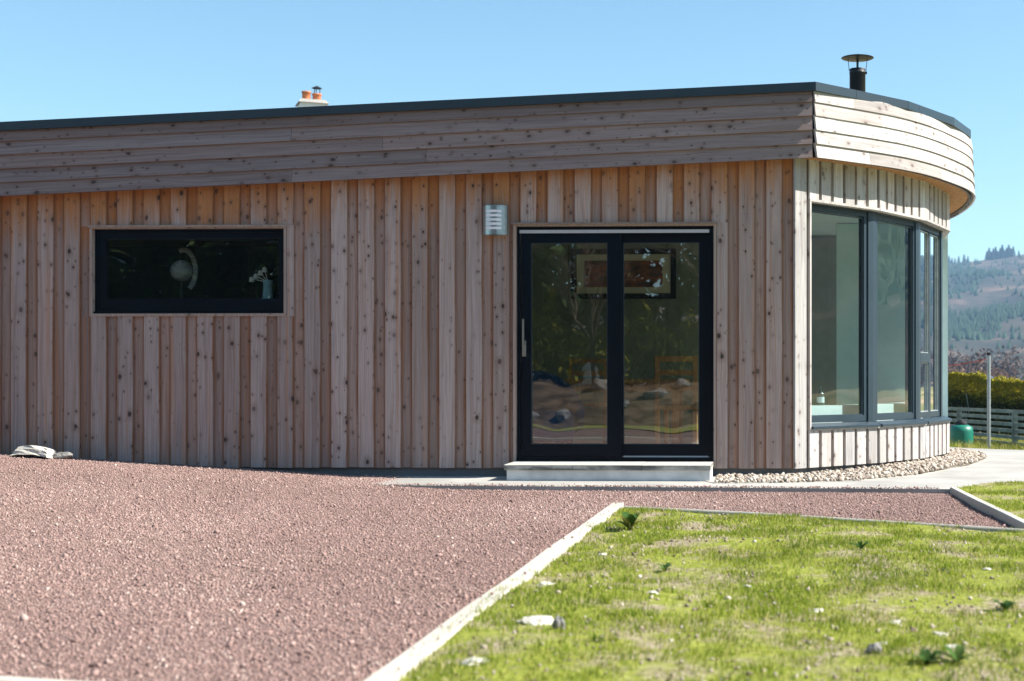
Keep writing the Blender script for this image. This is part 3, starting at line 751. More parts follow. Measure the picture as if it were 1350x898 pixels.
# metal capping in straight lengths
capP = [to_local(0.762, 12.845), to_local(1.735, 13.86), to_local(2.325, 14.77), to_local(2.625, 15.5)] + [p for p in offset_poly(BAY, 0.345, first=FN, last=(0, 1))[4:]]
capI = offset_poly(capP, -0.25, first=FN, last=(0, 1)); yc = capP[0][1]
xs = [XL - .3, -9.6, -6.6, hp(535, 130, yc)[0], -2.0, capP[0][0]]
for a, b in zip(xs[:-1], xs[1:]):
    mb = MB(); e = capP[0][0] - 0.0
    bi = capI[0][0] if b == e else b
    prism_z(mb, [(a + .001, yc), (b - .001, yc), (bi - .001, capI[0][1]), (a + .001, capI[0][1])], zt(CAPB), zt(CAPT)); HB(mb, 'capping', M['frame_shaded'] if False else M['anthracite'], roof)
for k in range(len(capP) - 1):
    cuts = [0, 0.42, 1] if k == 0 else ([0, 0.23, 1] if k == 1 else [0, 1])
    for t0, t1 in zip(cuts[:-1], cuts[1:]):
        t0 += .0015; t1 -= .0015
        mb = MB(); L2 = lambda P, t: along(P[k], P[k + 1], t)
        prism_z(mb, [L2(capP, t0), L2(capP, t1), L2(capI, t1), L2(capI, t0)], zt(CAPB), zt(CAPT)); HB(mb, 'capping', M['anthracite'], roof)
# stove flue with its cowl
fx, fy, _ = at(1130.5, 100, 17.7); flx, fly = to_local(fx, fy)
zz = lambda py: CAMZ + (CY - py) / F * 17.7
mb = MB(); mb.lathe((flx, fly, 0), [(0.10, CAPT - .2), (0.10, zz(97)), (0.104, zz(97)), (0.104, zz(95.2)), (0.10, zz(95.2)), (0.10, zz(91.2)), (0.03, zz(91)), (0.0, zz(91))], 28)
flue = HB(mb, 'flue_pipe', M['black_steel'], house, True)
mb = MB(); mb.lathe((flx, fly, 0), [(0.015, zz(92)), (0.015, zz(79)), (0.19, zz(77.5)), (0.205, zz(76.6)), (0.2, zz(76.2)), (0.05, zz(72.3)), (0, zz(71.8))], 28); HB(mb, 'cowl', M['black_steel'], flue)
for s in (-1, 1):
    mb = MB(); mb.tube((flx + s * .105, fly - .02, zz(94)), (flx + s * .12, fly - .02, zz(77.4)), 0.004, n=6); HB(mb, 'stay', M['black_steel'], flue)
mb = MB(); mb.box(flx + .099, flx + .118, fly - .03, fly + .01, zz(98), zz(95)); HB(mb, 'clamp', M['black_steel'], flue)

# ---- back and end walls, floor, rooms
mb = MB(); mb.box(XL, BAY[-1][0], YB - .24, YB, CLAD_Z, 2.4); mb.box(XL, XL + .24, 0.262, YB - .242, CLAD_Z, 2.4); HB(mb, 'rear_wall', M['cladding'])
mb = MB(); prism_z(mb, [(XL + .1, 0.264)] + [(BIN[0][0], 0.264)] + BIN[1:] + [(XL + .1, BIN[-1][1])], 0.0, 0.16); HB(mb, 'floor', M['floorboards'])
mb = MB(); prism_z(mb, [(XL + .1, 0.264)] + [(BIN[0][0], 0.264)] + BIN[1:] + [(XL + .1, BIN[-1][1])], lambda x, y: 2.74 + (0 if x > -5 else -.3), lambda x, y: 2.79 + (0 if x > -5 else -.3)); HB(mb, 'ceiling', M['plaster'])
mb = MB(); mb.box(-4.6, -4.45, 0.262, 6.0, 0.161, 2.44); HB(mb, 'partition', M['panelling'])
mb = MB(); mb.box(XL + .25, -4.61, 3.1, 3.2, 0.161, 2.44); HB(mb, 'partition', M['dark'])
mb = MB(); mb.box(-4.44, 1.0, 5.06, 5.2, 0.161, 2.73); back = HB(mb, 'interior_wall', M['panelling'])
for i in range(34):
    x = -4.42 + i * 0.158; mb = MB(); mb.box(x, x + .150, 5.045 + random.uniform(-.002, .002), 5.0585, 0.24, 2.7); HB(mb, 'wall_panel', M['panelling'], back)
q0 = to_local(*at(1103, 450, 16.6)[:2]); mb = MB(); prism_z(mb, [(q0[0], q0[1]), (q0[0] + 1.3, q0[1] - .02), (q0[0] + 1.3, q0[1] + .10), (q0[0], q0[1] + .12)], 0.161, 2.73); HB(mb, 'partition', M['teal_wall'])

# ================================================================== THINGS ON AND ROUND THE HOUSE
def local_root(name, x, y, z, rz=0.0):
    X, Y = to_world(x, y); return empty(name, (X, Y, z), HA + rz)
# doorstep
Zs = hp(800, 608)[1]
sx0 = hp(664.3, 613, -.6)[0]; sx1 = hp(937, 613, -.6)[0]; SY = -0.60
st = local_root('doorstep', (sx0 + sx1) / 2, SY / 2, 0.0); tag(st, 'low doorstep of stained slabs on a pale block below the sliding door', 'doorstep')
c0 = (sx0 + sx1) / 2; hw = (sx1 - sx0) / 2; h2 = -SY / 2
for i in range(3):
    a = -hw + i * 2 * hw / 3 + .0015; b = -hw + (i + 1) * 2 * hw / 3 - .0015
    mb = MB(); e = .004; t0 = Zs - .047; t1 = Zs + random.uniform(-.002, .002)
    lp = lambda x: [(x, -h2, t0), (x, h2 - .06, t0), (x, h2 - .06, t1), (x, -h2 + e, t1), (x, -h2, t1 - e)]
    mb.prism(lp(a), lp(b)); mb.build('slab', M['slab'], st)
mb = MB(); mb.box(-hw + .022, hw - .008, -h2 + .02, h2 - .07, 0.001, Zs - .0475); mb.build('riser_block', M['render'], st)
# wall light
lx0, lz1 = hp(637, 272, -.05); lx1, lz0 = hp(671.3, 311, -.05); lc = (lx0 + lx1) / 2; lw = lx1 - lx0
wl = local_root('wall_light', lc, -.046, lz0); tag(wl, 'half-round brushed steel wall light with five white slots beside the door', 'wall light')
H = lz1 - lz0
mb = MB(); mb.box(-lw / 2 + .012, lw / 2 - .012, -0.03, 0.03, 0.004, H - .004); mb.build('backplate', M['lampback'], wl)
mb = MB(); N = 18; dep = .085; prof = [(-lw / 2 + lw * i / N, -0.03 - dep * math.sin(math.pi * i / N) ** 0.7) for i in range(N + 1)]
inr = [(x * .97, y + .006) for x, y in prof]
for (a, b, c, d) in zip(prof[:-1], prof[1:], inr[1:], inr[:-1]): prism_z(mb, [a, b, c, d], 0, H)
mb.build('steel_shade', M['steel'], wl)
mb = MB(); prism_z(mb, prof, H - .006, H - .002); prism_z(mb, prof, .002, .006); mb.build('end_cap', M['steel'], wl)
for i in range(5):
    za = H * (0.185 + 0.142 * i); zb_ = za + H * 0.083; mb = MB()
    seg = [(x, y - .0015) for x, y in prof[3:15]]; sin_ = [(x * .98, y + .012) for x, y in seg]
    for (a, b, c, d) in zip(seg[:-1], seg[1:], sin_[1:], sin_[:-1]): prism_z(mb, [a, b, c, d], za, zb_)
    mb.build('slot_diffuser', M['opal'], wl)

# interior things
FLZ = 0.16
def table(x, y):
    t = local_root('dining_table', x, y, FLZ); tag(t, 'brown wooden dining table inside the sliding door', 'table')
    mb = MB(); mb.box(-.85, .85, -.42, .42, .70, .74); mb.build('table_top', M['oak'], t)
    mb = MB(); mb.box(-.76, .76, -.36, .36, .61, .699); mb.build('apron', M['oak'], t)
    for sx in (-1, 1):
        for sy in (-1, 1):
            mb = MB(); mb.box(sx * .74 - .035, sx * .74 + .035, sy * .345 - .035, sy * .345 + .035, 0, .609); mb.build('leg', M['oak'], t)
table(hp(790, 500, 2.2)[0] + .1, 2.3)
def chair(x, y, rz, label):
    t = local_root('dining_chair', x, y, FLZ, rz); tag(t, label, 'chair', 'wooden chairs round the table')
    mb = MB(); mb.box(-.22, .22, -.21, .21, .43, .465); mb.build('seat', M['oak'], t)
    for sx in (-1, 1):
        mb = MB(); mb.box(sx * .2 - .02, sx * .2 + .02, -.2, -.16, 0, .429); mb.build('leg', M['oak'], t)
        mb = MB(); mb.box(sx * .2 - .02, sx * .2 + .02, .165, .205, 0, .429); mb.build('leg', M['oak'], t)
        mb = MB(); mb.box(sx * .2 - .02, sx * .2 + .02, .165, .205, .4655, 0.98); mb.build('back_post', M['oak'], t)
    for z in (.62, .78, .92):
        mb = MB(); mb.box(-.179, .179, .172, .198, z, z + .055); mb.build('back_rail', M['oak'], t)
chair(hp(897, 500, 1.5)[0], 1.55, R(170), 'wooden chair with ladder back drawn up at the front of the dining table')
chair(hp(760, 500, 1.5)[0] - .1, 3.05, R(5), 'wooden ladder-back chair on the far side of the dining table')
def armchair(x, y):
    t = local_root('armchair', x, y, FLZ, R(20)); tag(t, 'rounded dark blue armchair inside the opening door leaf', 'armchair')
    mb = MB(); mb.lathe((0, 0, 0), [(0, .12), (.34, .12), (.38, .2), (.38, .38), (.33, .43), (0, .44)], 28); mb.build('seat', M['blue_fabric'], t, True)
    mb = MB(); N = 26
    for i in range(N):
        qs = []
        for a in (R(-20) + R(220) * i / N, R(-20) + R(220) * (i + 1) / N):
            h = .52 + .32 * max(0, math.sin(a)) ; qs.append([(r * math.cos(a), r * math.sin(a), z) for r, z in ((.39, .2), (.46, .24), (.48, h - .08), (.44, h), (.39, h - .03), (.385, .4))])
        mb.prism(qs[0], qs[1], caps=i in (0, N - 1))
    mb.build('backrest', M['blue_fabric'], t, True)
    for sx in (-1, 1):
        for sy in (-1, 1): mb = MB(); mb.tube((sx * .24, sy * .24, 0), (sx * .22, sy * .22, .119), .015, .02); mb.build('leg', M['oak'], t)
armchair(hp(712, 470, .9)[0] - .05, 1.0)
pxa, pza = hp(760, 387, 5.0); pxb, pzb = hp(884, 335, 5.0)
pc = (pxa + pxb) / 2; pw = (pxb - pxa) / 2; phh = pzb - pza
pic = local_root('framed_picture', pc, 5.035, pza); tag(pic, 'wide framed red-brown picture with a cream mount on the inner wall', 'picture')
mb = MB(); frame4(mb, -pw - .07, pw + .07, -.07, phh + .07, .07, -.03, 0.0); mb.build('frame', M['dark'], pic)
mb = MB(); mb.box(-pw, pw, -.012, -.002, 0, phh); mb.build('mount', M['mat_board'], pic)
mb = MB(); mb.box(-pw * .83, pw * .83, -.017, -.0125, phh * .16, phh * .84); mb.build('painting', M['painting'], pic)
# bottles on the bay's inner sill
def bottle(k, s, h, label):
    L, fr = frame_of(k); p = fr(s, .31, 0); t = local_root('bottle', p[0], p[1], BENCH)
    mb = MB(); mb.lathe((0, 0, 0), [(0, 0), (.034, 0), (.036, .01), (.036, h * .55), (.03, h * .66), (.013, h * .76), (.012, h * .93), (.015, h * .93), (.015, h), (0, h)], 16)
    b = mb.build('glass_body', M['bottle'], t, True); mb = MB(); mb.lathe((0, 0, 0), [(.0365, h * .15), (.0368, h * .16), (.0368, h * .45), (.0365, h * .46)], 16); mb.build('paper_label', M['white'], t)
    tag(t, label, 'bottle', 'bottles on the bay bench')
for k, s, h in ((0, .36, .20), (0, .55, .21), (0, .74, .18), (1, .30, .17), (1, .44, .15)):
    bottle(k, s, h, 'dark green bottle standing on the white bench behind the widest bay pane' if k == 0 else 'short bottle on the white bench behind the second bay pane')
# kitchen sill things
ks = MB(); ks.box(wx0, wx1, 0.262, 0.55, wz0 - .06, wz0 - .02); HB(ks, 'inner_sill', M['dark'], window)
zk = wz0 - .02
x_, _ = hp(238, 350, .40); t = local_root('globe_lamp', x_, .42, zk); tag(t, 'pale globe lamp with a tall curved neck in the low window', 'lamp')
mb = MB(); mb.lathe((0, 0, 0), [(0, 0), (.08, 0), (.08, .015), (.02, .03), (.012, .05), (.012, .37)], 20); mb.build('base', M['black_steel'], t, True)
mb = MB(); mb.lathe((0, 0, 0), [(0, .355)] + [(.102 * math.sin(math.pi * i / 12), .455 - .102 * math.cos(math.pi * i / 12)) for i in range(1, 12)] + [(0, .557)], 24); mb.build('globe', M['dull'], t, True)
mb = MB(); pr = None
for i in range(15):
    a = R(-60 + 170 * i / 14); c = (.01 + .115 * math.cos(a), .03, .46 + .2 * math.sin(a))
    if pr: mb.tube(pr, c, .024, n=10)
    pr = c
mb.build('neck', M['dull'], t, True)
x_, _ = hp(353, 360, .40); t = local_root('glass_vase', x_, .40, zk); tag(t, 'tall pale vase with drooping white flowers in the low window', 'vase')
mb = MB(); mb.lathe((0, 0, 0), [(0, 0), (.05, 0), (.055, .1), (.04, .3), (.045, .36), (.03, .36)], 18); mb.build('body', M['pale_box'], t, True)
for i in range(4):
    mb = MB(); a = i * .8; c0_ = (0, 0, .34); c1_ = (-.03 - .05 * i, .02 * i, .47 - .03 * i); mb.tube(c0_, c1_, .004, n=5); mb.lathe(c1_, [(0, .02), (.02, .01), (.026, -.03), (0, -.035)], 9); mb.build('flower', M['white'], t)
x_, _ = hp(165, 391, .40); t = local_root('plastic_tub', x_, .36, zk); tag(t, 'small pale blue tub on the sill of the low window', 'tub')
mb = MB(); mb.prism([(-.09, -.05, 0), (.09, -.05, 0), (.09, .05, 0), (-.09, .05, 0)], [(-.1, -.055, .075), (.1, -.055, .075), (.1, .055, .075), (-.1, .055, .075)]); mb.build('body', M['pale_box'], t)
mb = MB(); mb.box(-.106, .106, -.06, .06, .0755, .086); mb.build('lid', M['pale_box'], t)

# ------------------------------------------------------------------ rocks
def rock(name, loc, size, m, label, cat='stone', group=None, seed=0, rz=0.0, sub=3):
    import bmesh
    bm = bmesh.new(); bmesh.ops.create_icosphere(bm, subdivisions=sub, radius=1)
    for v in bm.verts:
        n = noise.noise(v.co * 1.3 + Vector((seed * 7.1, 0, 0))) * .45 + noise.noise(v.co * 3.1 + Vector((0, seed * 3.3, 0))) * .2
        v.co = v.co * (1 + n); v.co = Vector((v.co.x * size[0], v.co.y * size[1], v.co.z * size[2]))
    me = bpy.data.meshes.new(name); bm.to_mesh(me); bm.free(); me.materials.append(m)
    o = bpy.data.objects.new(name, me); COL.objects.link(o); o.location = loc; o.rotation_euler = (0, 0, rz)
    return tag(o, label, cat, group)
def on_grav(px, py):
    z = 0.0
    for _ in range(8): X, Y = gp(px, py, z); z = float(zgrav(X, Y))
    return X, Y, z
# broken pale slab and a dark cobble at the foot of the wall
wxa = to_world(hp(47, 605, -.35)[0], -.35)
import bmesh
bm = bmesh.new(); bmesh.ops.create_cube(bm, size=1); bmesh.ops.subdivide_edges(bm, edges=bm.edges[:], cuts=4, use_grid_fill=True)
for v in bm.verts:
    x, y, z = v.co; w = 1 - .25 * (z + .5); v.co = Vector((x * .35 * w, y * .2 * w, z * .085 + .02 * (1 - 4 * x * x))) + Vector((noise.noise(v.co * 3) * .02, noise.noise(v.co * 3.3 + Vector((5, 0, 0))) * .02, noise.noise(v.co * 4 + Vector((9, 0, 0))) * .005))
me = bpy.data.meshes.new('broken_slab'); bm.to_mesh(me); bm.free(); me.materials.append(M['pale_rock'])
o = bpy.data.objects.new('broken_slab', me); COL.objects.link(o); o.location = (wxa[0], wxa[1], float(zgrav(*wxa)) + .045); o.rotation_euler = (R(-8), R(3), HA)
tag(o, 'broken pale slab lying on the gravel at the foot of the boards', 'slab')
wxb = to_world(hp(83, 606, -.3)[0], -.3)
rock('cobble', (wxb[0], wxb[1], float(zgrav(*wxb)) + .02), (.075, .06, .05), M['grey_rock'], 'dark grey cobble next to the broken pale slab', 'stone', seed=4)
# stones in the lawn
for i, (px, py, w, lab) in enumerate(((712, 830, .085, 'flat pale stone in the lawn with a dark cobble at its side'), (981, 452 + 363, 0, ''), (1180, 817, .03, ''), (1240, 833, .034, ''), (1255, 858, .03, ''),
        (795, 738, .03, ''), (718, 780, .045, ''), (625, 884, .05, ''), (1078, 807, .035, ''), (1302, 757, .028, ''), (1162, 853, .03, ''), (1058, 737, .022, ''), (1247, 755, .028, ''), (860, 789, .03, ''), (985, 776, .026, ''))):
    if not w: continue
    X, Y = gp(px, py, -.01)
    rock('stone', (X, Y, float(zlawn(X, Y)) + w * .03), (w * .85, w * .55, w * .3), M['pale_rock'], lab or 'small pale stone lying loose in the patchy lawn', 'stone', 'pale stones in the lawn', i, random.uniform(-.6, .6))
X, Y = gp(737, 839, -.01); rock('stone', (X, Y, float(zlawn(X, Y)) + .012), (.022, .02, .03), M['grey_rock'], 'small dark cobble against the flat pale stone in the lawn', 'stone', None, 31)
X, Y = gp(1153, 867, -.01); rock('stone', (X, Y, float(zlawn(X, Y)) + .012), (.025, .022, .022), M['grey_rock'], 'dark brown stone alone on a bare patch of the lawn', 'stone', None, 33)

# ------------------------------------------------------------------ scattered stuff: chips, pebbles, grass
OCT_V = np.array([[1, 0, 0], [-1, 0, 0], [0, 1, 0], [0, -1, 0], [0, 0, 1], [0, 0, -1]], float)
OCT_F = np.array([[0, 2, 4], [2, 1, 4], [1, 3, 4], [3, 0, 4], [2, 0, 5], [1, 2, 5], [3, 1, 5], [0, 3, 5]])
def ico(sub):
    b = bmesh.new(); bmesh.ops.create_icosphere(b, subdivisions=sub, radius=1)
    v = np.array([tuple(x.co) for x in b.verts]); f = np.array([[w.index for w in x.verts] for x in b.faces]); b.free(); return v, f
def rand_rot(n):
    q = rng.normal(size=(n, 4)); q /= np.linalg.norm(q, axis=1, keepdims=True); w, x, y, z = q.T
    return np.stack([1 - 2 * (y * y + z * z), 2 * (x * y - z * w), 2 * (x * z + y * w), 2 * (x * y + z * w), 1 - 2 * (x * x + z * z), 2 * (y * z - x * w), 2 * (x * z - y * w), 2 * (y * z + x * w), 1 - 2 * (x * x + y * y)], 1).reshape(n, 3, 3)
def scatter_stones(name, pts, size, BV, BF, m, tone, jit=.3, squash=(1, .8, .6), smooth=False):
    n = len(pts); v = BV[None] * (1 + rng.uniform(-jit, jit, (n, len(BV), 1))) * np.array(squash)[None, None] * size[:, None, None]
    v = np.einsum('nij,nkj->nki', rand_rot(n), v) + pts[:, None]
    f = BF[None] + (np.arange(n) * len(BV))[:, None, None]
    return np_mesh(name, v.reshape(-1, 3), f.reshape(-1, 3), m, np.repeat(tone, len(BV)), smooth=smooth)
def not_path(x, y): return ~in_poly(x, y, PATH)
n = 520000
x = rng.uniform(-8.5, 2.2, n); y = rng.uniform(2.6, 13.05, n)
view = (x > -0.56 * y - .6) & (x < .3 * y + .4)
ok = view & ~in_poly(x, y, LAWN) & (not_path(x, y) | (zgrav(x, y) > -0.008)) & ~((x > R_far[0] - .02) & (y < 11.6)) & ~((x > 1.6) & (y > 11.4))
lx_, ly_ = -math.sin(HA) * (x - P0[0]), 0
loc_y = -math.sin(HA) * (x - P0[0]) + math.cos(HA) * (y - P0[1])
ok &= loc_y < -0.03
x, y = x[ok], y[ok]; n = len(x)
sz = rng.gamma(3.2, .00115, n) + .0018; big = rng.random(n) < .012; sz[big] *= 1.9
pts = np.stack([x, y, zgrav(x, y) + sz * .2], 1)
broad_t = np.array([noise.noise(Vector((a * .7, b * .35, 2))) + .5 * noise.noise(Vector((a * 2.3, b * 1.4, 5))) for a, b in zip(x, y)])
chips = scatter_stones('gravel_chips', pts, sz, OCT_V, OCT_F, M['chips'], np.clip(rng.normal(.52, .16, n) + .15 * broad_t - .5 * (rng.random(n) < .05), 0, 1))
tag(chips, 'loose red-brown gravel chips covering the drive', 'gravel', kind='stuff')

# stray chips on the path, the edging and the lawn's rim
n = 1300; t_ = rng.uniform(0, 1, n); sgn = rng.random(n) < .94
x = np.where(sgn, -3.1 + 4.8 * t_, E_start[0] + (E_far[0] - E_start[0]) * t_ + rng.normal(0, .07, n)); y = np.where(sgn, 0, E_start[1] + (E_far[1] - E_start[1]) * t_)
pe = np.interp(x, [-3.06, -1.69, R_far[0]], [12.0, 11.87, R_far[1]]); y = np.where(sgn, pe + rng.exponential(.05, n), y)
ok = (y > 3) & (y < 12.6); x, y, sgn = x[ok], y[ok], sgn[ok]; n = len(x); sz = rng.gamma(4, .0012, n) + .002
d_ = np.abs(x - (E_start[0] + (E_far[0] - E_start[0]) * (y - E_start[1]) / (E_far[1] - E_start[1])))
zc = np.where(sgn, 0.002, np.where(d_ < .04, .034, np.where(in_poly(x, y, LAWN), .012, zgrav(x, y))))
tag(scatter_stones('stray_chips', np.stack([x, y, zc + sz * .3], 1), sz, OCT_V, OCT_F, M['chips'], np.clip(rng.normal(.5, .17, n), 0, 1)), 'stray gravel chips spilt over the path and edging', 'gravel', kind='stuff')

# pebble border round the foot of the rounded end
BED = [to_local(*gp(942, 637.5)), to_local(*gp(1030, 636.5)), to_local(*gp(1130, 634)), to_local(*gp(1215, 626)), to_local(*gp(1283, 614)), to_local(*gp(1301, 607)), to_local(*gp(1290, 602)), to_local(2.75, 17.2) , to_local(2.3, 17.2), to_local(1.9, 14.9), (0.6, 0.9), (0, -.005), (-1.0, -.005)]
BEDW = [to_world(*p) for p in BED]; BAYWALL = [to_world(*p) for p in inn] + [to_world(XL, YB), to_world(XL, -.0)]
n = 40000; x = rng.uniform(-.6, 3.2, n); y = rng.uniform(11.5, 17.2, n)
lxl = math.cos(HA) * (x - P0[0]) + math.sin(HA) * (y - P0[1]); lyl = -math.sin(HA) * (x - P0[0]) + math.cos(HA) * (y - P0[1])
ok = in_poly(x, y, BEDW) & ~in_poly(x, y, BAYWALL) & ~((lyl > -0.03) & (lxl < 0)) & ~((lxl < sx1 + .05))
x, y = x[ok], y[ok]
# drop pebbles, nearest first, with some spacing
keep = []; cell = {}
for i in range(len(x)):
    c = (int(x[i] / .021), int(y[i] / .021))
    if c in cell: continue
    cell[c] = 1; keep.append(i)
x, y = x[keep], y[keep]; n = len(x); sz = np.clip(rng.gamma(8, .0021, n), .009, .03)
iv, if_ = ico(2)
heap = .03 * smooth01(12.7, 14.4, y)
pts = np.stack([x, y, sz * .35 + heap + rng.uniform(0, .014, n)], 1)
peb = scatter_stones('pebbles', pts, sz, iv, if_, M['pebbles'], np.clip(rng.normal(.55, .25, n), 0, 1), .13, (1, .8, .62), False)
tag(peb, 'rounded cream pebbles along the foot of the rounded end', 'pebbles', kind='stuff')
bedm = MB(); prism_z(bedm, [BEDW[i] for i in range(len(BEDW))], -0.02, 0.005); tag(bedm.build('pebble_bed', M['edging']), kind='structure')

def grass(name, x, y, zf, h0, h1, w, tone_mu, label):
    n = len(x); z = zf(x, y); h = rng.uniform(h0, h1, n) * rng.uniform(.5, 1.0, n); a = rng.uniform(0, 2 * np.pi, n); lean = rng.uniform(.1, 1.1, n) * h; la = rng.uniform(0, 2 * np.pi, n)
    ww = w * rng.uniform(.6, 1.4, n); dx, dy = np.cos(a) * ww, np.sin(a) * ww
    b0 = np.stack([x - dx, y - dy, z - .006], 1); b1 = np.stack([x + dx, y + dy, z - .006], 1)
    mx, my = x + np.cos(la) * lean * .35, y + np.sin(la) * lean * .35
    m0 = np.stack([mx - dx * .7, my - dy * .7, z + h * .6], 1); m1 = np.stack([mx + dx * .7, my + dy * .7, z + h * .6], 1)
    t = np.stack([x + np.cos(la) * lean, y + np.sin(la) * lean, z + h], 1)
    v = np.stack([b0, b1, m1, m0, t], 1).reshape(-1, 3); k = np.arange(n)[:, None] * 5
    f = np.concatenate([k + np.array([[0, 1, 2]]), k + np.array([[0, 2, 3]]), k + np.array([[3, 2, 4]])], 0)
    tn = tone_mu + rng.normal(0, .17, n); tn[rng.random(n) < .07] = .95; tone = np.repeat(np.clip(tn, 0, 1), 5)
    return tag(np_mesh(name, v, f, M['grass'], tone), label, 'grass', kind='stuff')
def fnoise(x, y, s, o=0.0):
    return np.array([noise.noise(Vector((a * s + o, b * s, o))) for a, b in zip(x, y)])
n = 480000; x = rng.uniform(-1.4, 4.6, n); y = rng.uniform(3.0, 12.9, n)
ok = ((x < .3 * y + .5)) & (x > -.3 * y - .2) & (in_poly(x, y, LAWN) | in_poly(x, y, [along(R_far, R_end, -.01), R_end, (B_end[0] + .3, 8.0), (14, 7.0), (14, 13), (2.66, 12.4), (2.1, 11.75)]))
x, y = x[ok], y[ok]
gn = fnoise(x, y, 2.2) + .6 * fnoise(x, y, 6.5, 4.0)
ok = rng.random(len(x)) < np.clip(.58 + 1.5 * gn, .06, 1); x, y, gn = x[ok], y[ok], gn[ok]
edge = 0.0
grass('lawn_grass', x, y, zlawn, .012, .036, .0019, np.clip(.55 - .28 * gn + .12 * fnoise(x, y, .9, 9.0), 0.1, .92), 'short patchy sunlit grass of the lawn')
# longer tufts
cx_, cy_ = rng.uniform(-1.3, 4.4, 420), rng.uniform(3.2, 10, 420); k_ = rng.integers(0, 420, 15000); sp_ = rng.uniform(.008, .05, 420)
x = cx_[k_] + rng.normal(0, 1, 15000) * sp_[k_]; y = cy_[k_] + rng.normal(0, 1, 15000) * sp_[k_]; ok = in_poly(x, y, LAWN) & (x < .3 * y + .5); x, y = x[ok], y[ok]
grass('grass_tufts', x, y, zlawn, .022, .055, .002, np.clip(rng.uniform(.2, .65, 420)[k_][ok], 0, 1), 'longer darker tufts standing in the lawn')
# dry straw and pale specks between the tufts
n = 9000; x = rng.uniform(-1.4, 4.6, n); y = rng.uniform(3.0, 10, n); ok = in_poly(x, y, LAWN) & (x < .3 * y + .5); x, y = x[ok], y[ok]
sz = rng.gamma(3, .0019, len(x)) + .0015
tag(scatter_stones('soil_crumbs', np.stack([x, y, zlawn(x, y) + sz * .2], 1), sz, OCT_V, OCT_F, M['pebbles'], np.clip(rng.normal(.35, .25, len(x)), 0, 1)), 'pale crumbs of stone and soil between the grass', 'gravel', kind='stuff')
n = 26000; x = rng.uniform(3.2, 9.5, n); y = rng.uniform(21.5, 27.5, n); ok = not_path(x, y); x, y = x[ok], y[ok]
grass('verge_grass', x, y, lambda a, b: zg(a, b) - .1, .10, .26, .005, .72, 'long yellowing grass beyond the concrete yard')

# ------------------------------------------------------------------ weeds
def weed(px, py, nl, ln, label, m=M['leaf'], up=.7, tone=(.2, .7)):
    X, Y = gp(px, py, -.01); r = empty('weed', (X, Y, float(zlawn(X, Y))))
    tag(r, label, 'weed', 'weeds in the lawn')
    for i in range(nl):
        a = 2 * math.pi * i / nl + random.uniform(-.4, .4); L = ln * random.uniform(.6, 1.1); u = up * random.uniform(.5, 1.2); w = L * .2
        vs, fs = [], []
        for j in range(6):
            t = j / 5; rad = L * t * (1 - .25 * u); z = L * u * math.sin(t * 2.0) * .75; hw_ = w * math.sin(math.pi * min(.97, t * .85 + .13)) ; c, s = math.cos(a), math.sin(a)
            vs += [(rad * c - hw_ * s, rad * s + hw_ * c, z + hw_ * .3), (rad * c, rad * s, z), (rad * c + hw_ * s, rad * s - hw_ * c, z + hw_ * .3)]
            if j: b = 3 * j; fs += [[b - 3, b - 2, b + 1], [b - 3, b + 1, b], [b - 2, b - 1, b + 2], [b - 2, b + 2, b + 1]]
        np_mesh('leaf', np.array(vs), np.array(fs), m, np.full(len(vs), random.uniform(*tone)), r, True)
weed(830, 706, 9, .15, 'dock weed with upright broad leaves near the corner of the edgings', up=1.0, tone=(.3, 1.0))
weed(876, 757, 8, .07, 'small dark green weed on the lawn in front of the dock weed')
weed(1135, 732, 6, .08, 'single dark leafy sprig standing in the middle of the lawn', up=1.0, tone=(0, .3))
weed(1325, 805, 10, .075, 'dark rosette weed beside the dry stalk in the lawn', tone=(0, .4))
weed(1222, 882, 10, .075, 'dark rosette weed of the close pair in the lawn', tone=(0, .4))
weed(1262, 880, 10, .075, 'brighter rosette weed of the close pair in the lawn', tone=(.3, .7))

# ------------------------------------------------------------------ yard corner: pole, cylinder, fence, hedge
YP = 24.0
X, Y, _ = at(1303.6, 589, YP); zb = float(zg(X, Y)) - .1
t = empty('steel_pole', (X, Y, zb)); tag(t, 'slim galvanised line pole standing before the hedge', 'pole')
ptop = at(1303.6, 467, YP)[2] - zb
mb = MB(); mb.tube((0, 0, 0), (0, 0, ptop), .031, n=14); mb.build('post', M['galv'], t)
mb = MB(); mb.lathe((0, 0, ptop), [(.034, -.02), (.036, .02), (.02, .03), (0, .032)], 14); mb.build('cap', M['dark'], t)
mb = MB(); mb.box(.02, .07, -.008, .008, ptop - .06, ptop - .045); mb.build('hook', M['galv'], t)
mb = MB(); a = Vector((X, Y, zb + ptop - .07)); b = Vector(at(1205, 482, 27.0)); pr = None
for i in range(13):
    q = i / 12; c = a.lerp(b, q) - Vector((0, 0, .10 * 4 * q * (1 - q) * .6))
    if pr: mb.tube(pr, c, .006, n=5, caps=False)
    pr = c
tag(mb.build('washing_line', M['redline']), 'thin red washing line slung from the steel pole', 'washing line')
X, Y, _ = at(1267.5, 585, 25.0); zc = float(zg(X, Y)) - .1; r = 15.5 * 25.0 / F
t = empty('gas_cylinder', (X, Y, zc)); tag(t, 'squat green gas cylinder with dark cap beside the rail fence', 'gas cylinder')
zt_ = at(1267, 561, 25)[2] - zc
mb = MB(); mb.lathe((0, 0, 0), [(r * .8, 0), (r * .82, .03), (r * .97, .06), (r, .1), (r, zt_ - .1), (r * .93, zt_ - .03), (r * .6, zt_ + .01), (0, zt_ + .02)], 28); mb.build('tank', M['greentank'], t, True)
mb = MB(); mb.lathe((0, 0, zt_), [(r * .5, -.01), (r * .52, .03), (r * .45, .07), (r * .2, .085), (r * .18, .1), (0, .1)], 18); mb.build('valve_cap', M['dark'], t, True)
